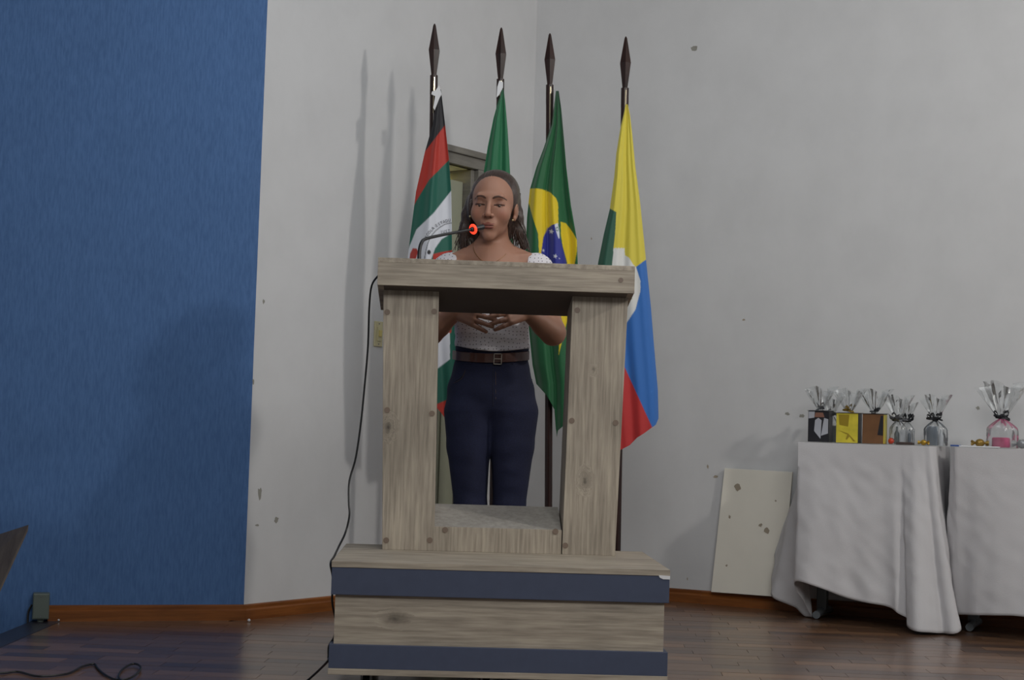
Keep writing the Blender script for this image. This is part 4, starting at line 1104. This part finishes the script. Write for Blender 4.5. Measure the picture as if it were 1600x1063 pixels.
# arms, bent with the hands meeting in front of the belly
ARM = []
for sx, sh, el, wr, hd in ((-1, K(702, 424, .01), K(672, 520, -.09), K(713, 487, -.14), np.array([.66, -.45, -.20])),
                           (1, K(838, 424, .01), K(864, 520, -.09), K(823, 487, -.14), np.array([-.66, -.45, -.20]))):
    Bd.cone(sh, el, .044, .038, .02); Bd.ell(el, (.038, .038, .038), .015)
    mid = el * .65 + wr * .35; Bd.cone(el, mid, .037, .036, .015); Bd.cone(mid, wr, .036, .025, .012)
    ARM.append((sh, el, wr))
    hd = hd / np.linalg.norm(hd); side = np.cross(hd, np.array([0, 1, 0])); side /= np.linalg.norm(side); side = side if side[2] > 0 else -side
    nrm_ = np.cross(hd, side)
    nrm_ = nrm_ if nrm_[1] > 0 else -nrm_    # palm side faces the body
    pe = wr + hd * .075
    for q in (-.022, -.0075, .0075, .022): Bd.cone(wr + hd * .006 + side * q * .6, pe + side * q, .014, .0115, .006)
    for q, ln, spd in ((-.025, .054, -.35), (-.009, .068, -.12), (.008, .072, .10), (.024, .066, .32)):
        p = pe + side * q; d = hd + side * spd * .5
        r_ = .0085
        for sgi, (frac, bend) in enumerate(((.45, .15), (.3, .35), (.25, .3))):
            d = d + nrm_ * bend; d /= np.linalg.norm(d); p2 = p + d * ln * frac; Bd.cone(p, p2, r_, r_ - .0009, .0025); p = p2; r_ -= .0009
    p = wr + hd * .02 + side * .02; d = hd * .6 + side * .75 + nrm_ * .25; d /= np.linalg.norm(d); p2 = p + d * .035; Bd.cone(p, p2, .0125, .0095, .006)
    d = d + hd * .5; d /= np.linalg.norm(d); p3 = p2 + d * .028; Bd.cone(p2, p3, .0095, .0085, .003); p4 = p3 + (d + hd * .2) / np.linalg.norm(d + hd * .2) * .02; Bd.cone(p3, p4, .0085, .007, .003)
# head
hell(Bd, (0, .022, .034), (.070, .090, .073), .02)
hell(Bd, (0, -.018, .010), (.0655, .074, .078), .02)
hell(Bd, (0, -.028, -.055), (.0500, .060, .054), .025)
hell(Bd, (0, -.071, -.097), (.021, .020, .019), .018)
for sx in (-1, 1):
    hell(Bd, (sx * .040, -.058, -.028), (.024, .026, .028), .02)         # cheeks
hcone(Bd, (-.034, -.083, .026), (.034, -.083, .026), .0095, .0095, .014)  # brow
for sx in (-1, 1): hell(Bd, (sx * .0315, -.100, .006), (.0175, .0145, .0115), .010, 'sub')
for sx in (-1, 1): hell(Bd, (sx * .0315, -.0715, .003), (.0155, .0150, .0125), .004)     # lids over the eyeball
hcone(Bd, (0, -.088, .018), (0, -.1095, -.027), .0060, .0092, .009)
hell(Bd, (0, -.1095, -.031), (.0098, .0095, .0082), .005)
for sx in (-1, 1): hell(Bd, (sx * .0125, -.0985, -.034), (.0068, .0095, .0068), .004)
for sx in (-1, 1): hell(Bd, (sx * .0062, -.1085, -.0405), (.0032, .0050, .0030), .0015, 'sub')
hell(Bd, (0, -.085, -.064), (.024, .012, .018), .016)                                     # muzzle
hell(Bd, (0, -.0975, -.0625), (.0170, .0055, .0036), .006); hell(Bd, (0, -.0965, -.0715), (.0145, .0060, .0044), .006)
hell(Bd, (0, -.1060, -.0667), (.0180, .0070, .0009), .002, 'sub')
hell(Bd, (0, -.0975, -.084), (.016, .006, .005), .008, 'sub')
for sx in (-1, 1):
    hell(Bd, (sx * .0315, -.0880, -.0030), (.0140, .0085, .0020), .0010, 'sub')           # the narrow opening of lowered lids
    hell(Bd, (sx * .0715, .008, -.014), (.0085, .019, .030), .004); hell(Bd, (sx * .0700, -.004, -.040), (.006, .008, .010), .004)
    hell(Bd, (sx * .081, .006, -.008), (.005, .011, .017), .004, 'sub')
pts, q = Bd.mesh()
# skin colour with lips, brows, lash lines, a flush on the cheeks
hp = (pts - HC) @ HR.T / HS
SK = np.array(lin(160, 118, 98)); col = np.tile(SK, (len(pts), 1))
def mixc(mask, c):
    global col
    mk = np.clip(mask, 0, 1)[:, None]; col = col * (1 - mk) + np.array(c) * mk
hx, hy_, hz = hp[:, 0], hp[:, 1], hp[:, 2]
head = (hz > -.125) & (hy_ < .05) & (np.abs(hx) < .1)
for sx in (-1, 1): mixc(head * np.exp(-(((hx - sx * .042) / .016) ** 2 + ((hz + .028) / .016) ** 2)) * .35 * (hy_ < 0), lin(170, 104, 90))
mixc(head * np.exp(-((hx / .012) ** 2 + ((hz + .032) / .010) ** 2)) * .25 * (hy_ < -.08), lin(164, 104, 88))
lipw = .0200
lu = ((hz + .0618 - .0018 * np.cos(hx / .0105 * math.pi)) / .0048) ** 2 + (hx / lipw) ** 2; ll_ = ((hz + .0722) / .0054) ** 2 + (hx / (lipw * .88)) ** 2
mixc(head * (hy_ < -.078) * np.clip((1.15 - np.minimum(lu, ll_)) * 4, 0, 1) * .9, lin(128, 74, 66))
mixc(head * (hy_ < -.078) * np.clip(1.6 - np.abs(hz + .0667) / .0010, 0, 1) * (np.abs(hx) < .0185), lin(78, 42, 38))
for sx in (-1, 1):
    t = (hx * sx - .0105) / .042                                     # 0 at the inner brow end, 1 at the tail
    bz = .0205 + .0085 * np.sin(np.clip(t, 0, 1) * math.pi * .85) - .0085 * np.clip(t, 0, 1) ** 2
    wd_ = .0056 * (1 - .55 * np.clip(t, 0, 1)) * np.clip(.45 + t * 4, 0, 1)
    mixc(head * (hy_ < -.03) * np.clip((1 - np.abs(hz - bz) / wd_) * 2.2, 0, 1) * ((t > 0) & (t < 1)) * .9, lin(58, 38, 32))
    ex = (hx - sx * .0315) / .0150; lz = -.0006 + .0016 * (1 - ex ** 2)
    mixc(head * (hy_ < -.06) * np.clip(2.0 - np.abs(hz - lz) / .0014, 0, 1) * (np.abs(ex) < 1.12), lin(30, 21, 19))
    mixc(head * (hy_ < -.06) * np.clip(1.2 - np.abs(hz - .0085 - .003 * (1 - ex ** 2)) / .0012, 0, 1) * (np.abs(ex) < 1.0) * .45, lin(120, 78, 64))
    mixc(head * (hy_ < -.06) * np.clip(1.3 - (ex ** 2 * .8 + ((hz - .003) / .010) ** 2), 0, 1) * .35, lin(112, 76, 64))  # soft brown painted round the lids as eye-socket shade
    mixc(head * (hy_ < -.09) * np.clip(1.5 - (((hx - sx * .0078) / .0036) ** 2 + ((hz + .0385) / .0026) ** 2), 0, 1) * .9, lin(74, 40, 34))  # dark of the nostrils painted into the skin colour as shade
skin = attr_mat('skin', 0.5, sss=0.12, spec=0.35)
body = from_np('body', pts, q, skin, person, True, col)
# eyes
eyew = plain('eye_white', (165, 154, 146), 0.25); iris = plain('dark_brown_iris', (48, 30, 22), 0.2)
for sx in (-1, 1):
    c = Vector(H(sx * .0315, -.0722, .0005)); e = MB(); e.sphere(c, .0125 * HS, 20); eo = e.build('eye', eyew, person, True)
    g = Vector(H(sx * .0315, -.0818, -.0034)); i_ = MB(); i_.sphere(g, .0056 * HS, 14, (1, .55, 1)); i_.build('iris', iris, eo, True)

# blouse
Bl = Field(steps((-.24, .24, .003)), steps((-.16, .14, .003)), steps((.93, 1.36, .003)))
torso(Bl, .0065)
for sx, (sh, el, wr) in zip((-1, 1), ARM):
    top_ = sh + np.array([0, 0, .004]); Bl.cone(top_, sh * .55 + el * .45, .050, .047, .02)
    Bl.ell(sh, (.055, .055, .058), .02)
zn = K(768, 440)[2]; nx = .116
def neckcut(X, Y, Z):
    xl = K(713, 397)[0]; xr = K(826, 397)[0]
    inside_ = np.minimum(np.minimum(X - xl - (1.30 - Z) * .10, xr + (1.30 - Z) * -.10 - X), Z - zn)
    return inside_ + 0 * Y
Bl.cut(neckcut)
bt = lambda X, Y, Z: (K(769, 543)[2] - .017 * np.cos(np.clip((X - .003) / .12, -1, 1) * math.pi / 2) * (Y < .0)) - Z + 0 * Y
Bl.cut(bt)
pts, q = Bl.mesh()
blm, nt, b = new_mat('white_blouse_with_small_dark_dots')
tc = nt.nodes.new('ShaderNodeTexCoord'); vo = nt.nodes.new('ShaderNodeTexVoronoi'); vo.voronoi_dimensions = '2D'; vo.inputs['Scale'].default_value = 78; vo.inputs['Randomness'].default_value = .5
mp_ = nt.nodes.new('ShaderNodeMapping'); mp_.inputs['Rotation'].default_value = (math.pi / 2, 0, 0)
cr_ = nt.nodes.new('ShaderNodeValToRGB'); cr_.color_ramp.elements[0].position = .08; cr_.color_ramp.elements[1].position = .17
cr_.color_ramp.elements[0].color = (*lin(70, 66, 72), 1); cr_.color_ramp.elements[1].color = (*lin(214, 210, 214), 1)
nt.links.new(tc.outputs['Object'], mp_.inputs[0]); nt.links.new(mp_.outputs[0], vo.inputs['Vector']); nt.links.new(vo.outputs['Distance'], cr_.inputs[0]); nt.links.new(cr_.outputs[0], b.inputs['Base Color']); b.inputs['Roughness'].default_value = .85
# soft wrinkles across the waist
amp = np.array([noise.noise(Vector((p[0] * 9, p[1] * 9, p[2] * 38))) for p in pts]) * .0035
ctr = np.array([K(768, 500)[0], 0]); rad = pts[:, :2] - ctr; rad /= np.linalg.norm(rad, axis=1)[:, None] + 1e-6
pts[:, :2] += rad * amp[:, None]
from_np('blouse', pts, q, blm, person, True)

# jeans with waistband, seams and pockets
Je = Field(steps((-.19, .19, .0035)), steps((-.15, .15, .0035)), steps((.06, 1.0, .0035)))
lower(Je, .003)
Je.ell(K(769, 545, .005), (.118, .082, .13), .01, off=.0035)
wz = K(769, 540)[2]
Je.cut(lambda X, Y, Z: Z - (wz - .012 * np.cos(np.clip(X / .12, -1, 1) * math.pi / 2) * (Y < 0)) + 0 * Y)
Je.cut(lambda X, Y, Z: .075 - Z + 0 * X + 0 * Y)
pts, q = Je.mesh()
amp = np.array([noise.noise(Vector((p[0] * 14, p[1] * 14, p[2] * 26))) for p in pts]) * .003; pts[:, 1] += amp
denim = streaks('dark_blue_denim', (17, 20, 42), (28, 33, 62), (420, 420, 420), rough=.85, bump=.25, dist=.0008)
jeans = from_np('jeans', pts, q, denim, person, True)
jf = Je
def jy(x, z):      # front surface of the jeans at (x,z)
    i = int(np.clip(np.searchsorted(jf.xs, x), 1, len(jf.xs) - 1)); k = int(np.clip(np.searchsorted(jf.zs, z), 1, len(jf.zs) - 1))
    c_ = jf.f[i, :, k]; w_ = np.where(c_ < 0)[0]
    return jf.ys[w_[0]] if len(w_) else 0.0
def on_jeans(px, py, o=.001):
    p = K(px, py, -.10); return Vector((p[0], jy(p[0], p[2]) - o, p[2]))
seam = plain('denim_seam', (22, 25, 46), .8); stitch = plain('ochre_stitching', (86, 70, 62), .8)
MB().tube([on_jeans(770.5, y) for y in range(568, 640, 6)], .0016, 6).build('fly_seam', seam, jeans)
MB().tube([on_jeans(774.5, y) for y in range(570, 625, 6)], .0007, 5).build('fly_stitching', stitch, jeans)
for pts_ in ([(727, 568), (726, 578), (721, 588), (712, 594), (703, 596)], [(806, 568), (808, 578), (814, 587), (824, 592), (832, 592)]):
    MB().tube(smooth_path([on_jeans(*p_) for p_ in pts_], 4), .0013, 6).build('pocket_edge', seam, jeans)
    MB().tube(smooth_path([on_jeans(x_, y_ + 2.5) for x_, y_ in pts_], 4), .0006, 5).build('pocket_stitching', stitch, jeans)

# belt: follows the waist, sinks a little at the front
bm_ = MB(); N = 72; z_c = K(772, 560)[2]
def waist_r(a, z):
    d = np.array([math.sin(a), -math.cos(a)]); best = .08
    for r_ in np.arange(.06, .16, .001):
        i = np.searchsorted(jf.xs, d[0] * r_); j = np.searchsorted(jf.ys, d[1] * r_); k = np.searchsorted(jf.zs, z)
        if i < len(jf.xs) and j < len(jf.ys) and jf.f[i, j, k] < 0: best = r_
    return best
rows = []
for a_i in range(N):
    a = 2 * math.pi * a_i / N; front = math.cos(a); zc = z_c - .004 * max(front, 0) + .010 * (1 - max(front, 0)) + .003 * math.sin(a)
    r_ = waist_r(a, zc - .02) + .0025
    d = Vector((math.sin(a), -math.cos(a), 0))
    rows.append([bm_.bm.verts.new(d * rr + Vector((0, 0, zz))) for rr, zz in ((r_, zc - .015), (r_ + .004, zc - .014), (r_ + .004, zc + .014), (r_, zc + .015), (r_ - .004, zc + .014), (r_ - .004, zc - .014))])
for i in range(N):
    for k in range(6): bm_.bm.faces.new((rows[i][k], rows[(i + 1) % N][k], rows[(i + 1) % N][(k + 1) % 6], rows[i][(k + 1) % 6]))
belt = bm_.build('belt', plain('brown_leather', (70, 36, 26), .4, bump=.2, bscale=120), person, True)
bk = on_jeans(777, 561, .014)
fr_ = MB()
for (x0_, x1_, z0_, z1_) in ((-.012, -.009, -.018, .018), (.012, .015, -.018, .018), (-.012, .015, .015, .018), (-.012, .015, -.018, -.015), (-.012, .014, -.001, .002)):
    fr_.box(bk.x + x0_, bk.x + x1_, bk.y - .003, bk.y + .001, bk.z + z0_, bk.z + z1_, .0005)
fr_.build('buckle', plain('buckle_metal', (170, 160, 150), .3, metal=.9), belt)
for px_ in (735, 800):
    p_ = on_jeans(px_, 559, .0075); MB().box(p_.x - .005, p_.x + .005, p_.y - .001, p_.y + .004, p_.z - .021, p_.z + .019, .001).build('belt_loop', denim, jeans)

# shoes
for sx, ax in ((-1, K(737, 955, .01)), (1, K(793, 955, .01))):
    Sh = Field(steps((ax[0] - .08, ax[0] + .08, .004)), steps((-.2, .1, .004)), steps((-.012, .12, .004)))
    Sh.cone((ax[0], .03, .045), (ax[0] + sx * .012, -.12, .033), .043, .034, .01); Sh.cone((ax[0], .025, .05), (ax[0], .02, .085), .043, .038, .01)
    Sh.cut(lambda X, Y, Z: .014 - Z + 0 * X + 0 * Y)
    pts, q = Sh.mesh(); so = from_np('shoe', pts, q, plain('white_canvas', (200, 200, 200), .8), person, True)
    sl = MB(); out_ = [(.0 + .043 * math.cos(t), .03 + .045 * math.sin(t)) for t in np.linspace(0, math.pi, 9)] + [(sx * .012 + .036 * math.cos(t), -.12 + .036 * math.sin(t)) for t in np.linspace(math.pi, 2 * math.pi, 9)]
    sl.prism([(ax[0] + x_, y_, 0.0) for x_, y_ in out_], (0, 0, .018)).build('sole', M['cream'], so)

# hair: a swept-back cap, two falls behind the shoulders, separate wet strands
hm, nt, b = new_mat('dark_wet_hair')
tc = nt.nodes.new('ShaderNodeTexCoord'); n_ = nt.nodes.new('ShaderNodeTexNoise'); mp_ = nt.nodes.new('ShaderNodeMapping'); mp_.inputs['Scale'].default_value = (260, 30, 26)
r_ = nt.nodes.new('ShaderNodeValToRGB'); r_.color_ramp.elements[0].position = .35; r_.color_ramp.elements[1].position = .7
r_.color_ramp.elements[0].color = (*lin(38, 28, 26), 1); r_.color_ramp.elements[1].color = (*lin(84, 66, 58), 1)
nt.links.new(tc.outputs['Object'], mp_.inputs[0]); nt.links.new(mp_.outputs[0], n_.inputs['Vector']); nt.links.new(n_.outputs['Fac'], r_.inputs[0]); nt.links.new(r_.outputs[0], b.inputs['Base Color'])
bp = nt.nodes.new('ShaderNodeBump'); bp.inputs['Strength'].default_value = .6; bp.inputs['Distance'].default_value = .002; nt.links.new(n_.outputs['Fac'], bp.inputs['Height']); nt.links.new(bp.outputs[0], b.inputs['Normal'])
b.inputs['Roughness'].default_value = .36; b.inputs['Specular IOR Level'].default_value = .6
Ha = Field(steps((-.15, .15, .0025)), steps((HC[1] - .12, HC[1] + .17, .0025)), steps((HC[2] - .20, HC[2] + .15, .0025)))
hell(Ha, (0, .030, .034), (.0765, .096, .0795), .01)
hell(Ha, (0, .045, -.02), (.072, .07, .085), .02)
for sx in (-1, 1):
    hell(Ha, (sx * .054, .014, .024), (.024, .045, .056), .012)
hell(Ha, (-.074, .000, -.012), (.013, .028, .050), .01)
Ha.ell(K(769, 350, HC[1] + .055), (.085, .035, .075), .02)
hell(Ha, (0, -.105, -.027), (.0675, .098, .098), .004, 'sub')
hell(Ha, (0, -.115, .014), (.066, .085, .052), .006, 'sub')
hell(Ha, (0, -.03, -.09), (.058, .085, .085), .006, 'sub')
for sx, pth in ((-1, [(735, 312), (730, 335), (727, 358), (724, 385)]), (1, [(806, 312), (809, 340), (812, 362), (819, 385)])):
    pp = [K(x_, y_, HC[1] + dd) for (x_, y_), dd in zip(pth, (.025, .035, .045, .055))]
    for a_, b_, ra, rb in zip(pp[:-1], pp[1:], (.017, .022, .024), (.022, .024, .016)): Ha.cone(a_, b_, ra * .8, rb * .8, .012)
pts, q = Ha.mesh(); hair = from_np('hair', pts, q, hm, person, True)
sb = MB(); rng = random.Random(5)
for k in range(300):
    sx = -1 if k % 2 else 1
    side_t = rng.random()
    z_s = rng.uniform(-.01, .06); ysrt = rng.uniform(.0, .07)
    stt = Vector(H(sx * (.070 + rng.uniform(-.004, .006)), ysrt, z_s))
    ye = rng.uniform(348, 397); xe = (rng.uniform(np.interp(ye, [348, 396], [719, 706]), 744) if sx < 0 else rng.uniform(797, np.interp(ye, [348, 380, 396], [817, 822, 835])))
    e_ = Vector(K(xe, ye, HC[1] + rng.uniform(.03, .09)))
    ph = rng.uniform(0, 6.28); am = rng.uniform(.002, .006); fr_q = rng.uniform(1.2, 2.6); pp = []
    mx_ = Vector(K((738 - rng.uniform(0, 16)) if sx < 0 else (800 + rng.uniform(0, 14)), 338, HC[1] + rng.uniform(.01, .07)))
    for i in range(23):
        t = i / 22; p_ = stt * (1 - t) ** 2 + mx_ * 2 * t * (1 - t) + e_ * t * t
        g_ = am * min(1, t * 2.5); p_ = p_ + Vector((g_ * math.sin(fr_q * 6.28 * t + ph), g_ * math.cos(fr_q * 5.1 * t + ph), 0)); pp.append(p_)
    sb.tube(pp, [.0023 * (1 - .6 * i / 22) for i in range(23)], 5)
# combed-back locks over the cap
for k in range(90):
    a = math.radians(-84 + 168 * k / 89 + rng.uniform(-1, 1)); pp = []
    for i in range(12):
        t = i / 11; ph_ = t * 2.2 - .42
        x_ = .0775 * math.sin(a) * (0.90 + .12 * t) ; y_ = .030 - .097 * math.cos(ph_ + .35) * .98; z_ = .036 + .087 * math.cos(a) * math.sin(min(ph_ + .75, 2.6)) 
        # follow the cap ellipsoid from the hairline backwards
        v_ = Vector((math.sin(a), -math.cos(ph_ + .62), math.cos(a) * math.sin(ph_ + .62) + .15)).normalized()
        rr_ = 1 / math.sqrt((v_.x / .0770) ** 2 + (v_.y / .0965) ** 2 + (v_.z / .0800) ** 2)
        pp.append(Vector(H(v_.x * rr_, .030 + v_.y * rr_, .034 + v_.z * rr_)))
    keep = [p_ for p_ in pp if ((np.array(p_) - HC) @ HR[1]) / HS > -.050]
    if len(keep) > 3: sb.tube(keep, .0020, 5)
sb.build('hair_strands', hm, hair, True)
gold_e = plain('small_gold_stud', (220, 205, 160), .25, metal=.7)
for px_, py_ in ((734.5, 338.5), (801.2, 344.0)):
    p_ = H(*(((K(px_, py_, HC[1] - .012) - HC) @ HR.T) / HS)); MB().sphere(p_, .0036, 10).build('earring', gold_e, person, True)
# thin necklace lying on the chest
nk = []
def chest_y(x, z):
    i = int(np.clip(np.searchsorted(Bd.xs, x), 0, len(Bd.xs) - 1)); k = int(np.clip(np.searchsorted(Bd.zs, z), 0, len(Bd.zs) - 1)); w_ = np.where(Bd.f[i, :, k] < 0)[0]
    return Bd.ys[w_[0]] if len(w_) else .0
for px_, py_ in ((739, 378), (740, 390), (745, 400), (754, 409), (766, 413), (779, 408), (790, 398), (796, 386), (797, 379)):
    p_ = K(px_, py_, -.05); nk.append(Vector((p_[0], chest_y(p_[0], p_[2]) - .002, p_[2])))
MB().tube(smooth_path(nk, 4), .0009, 5).build('necklace', plain('fine_gold_chain', (150, 110, 70), .35, metal=.6), person, True)
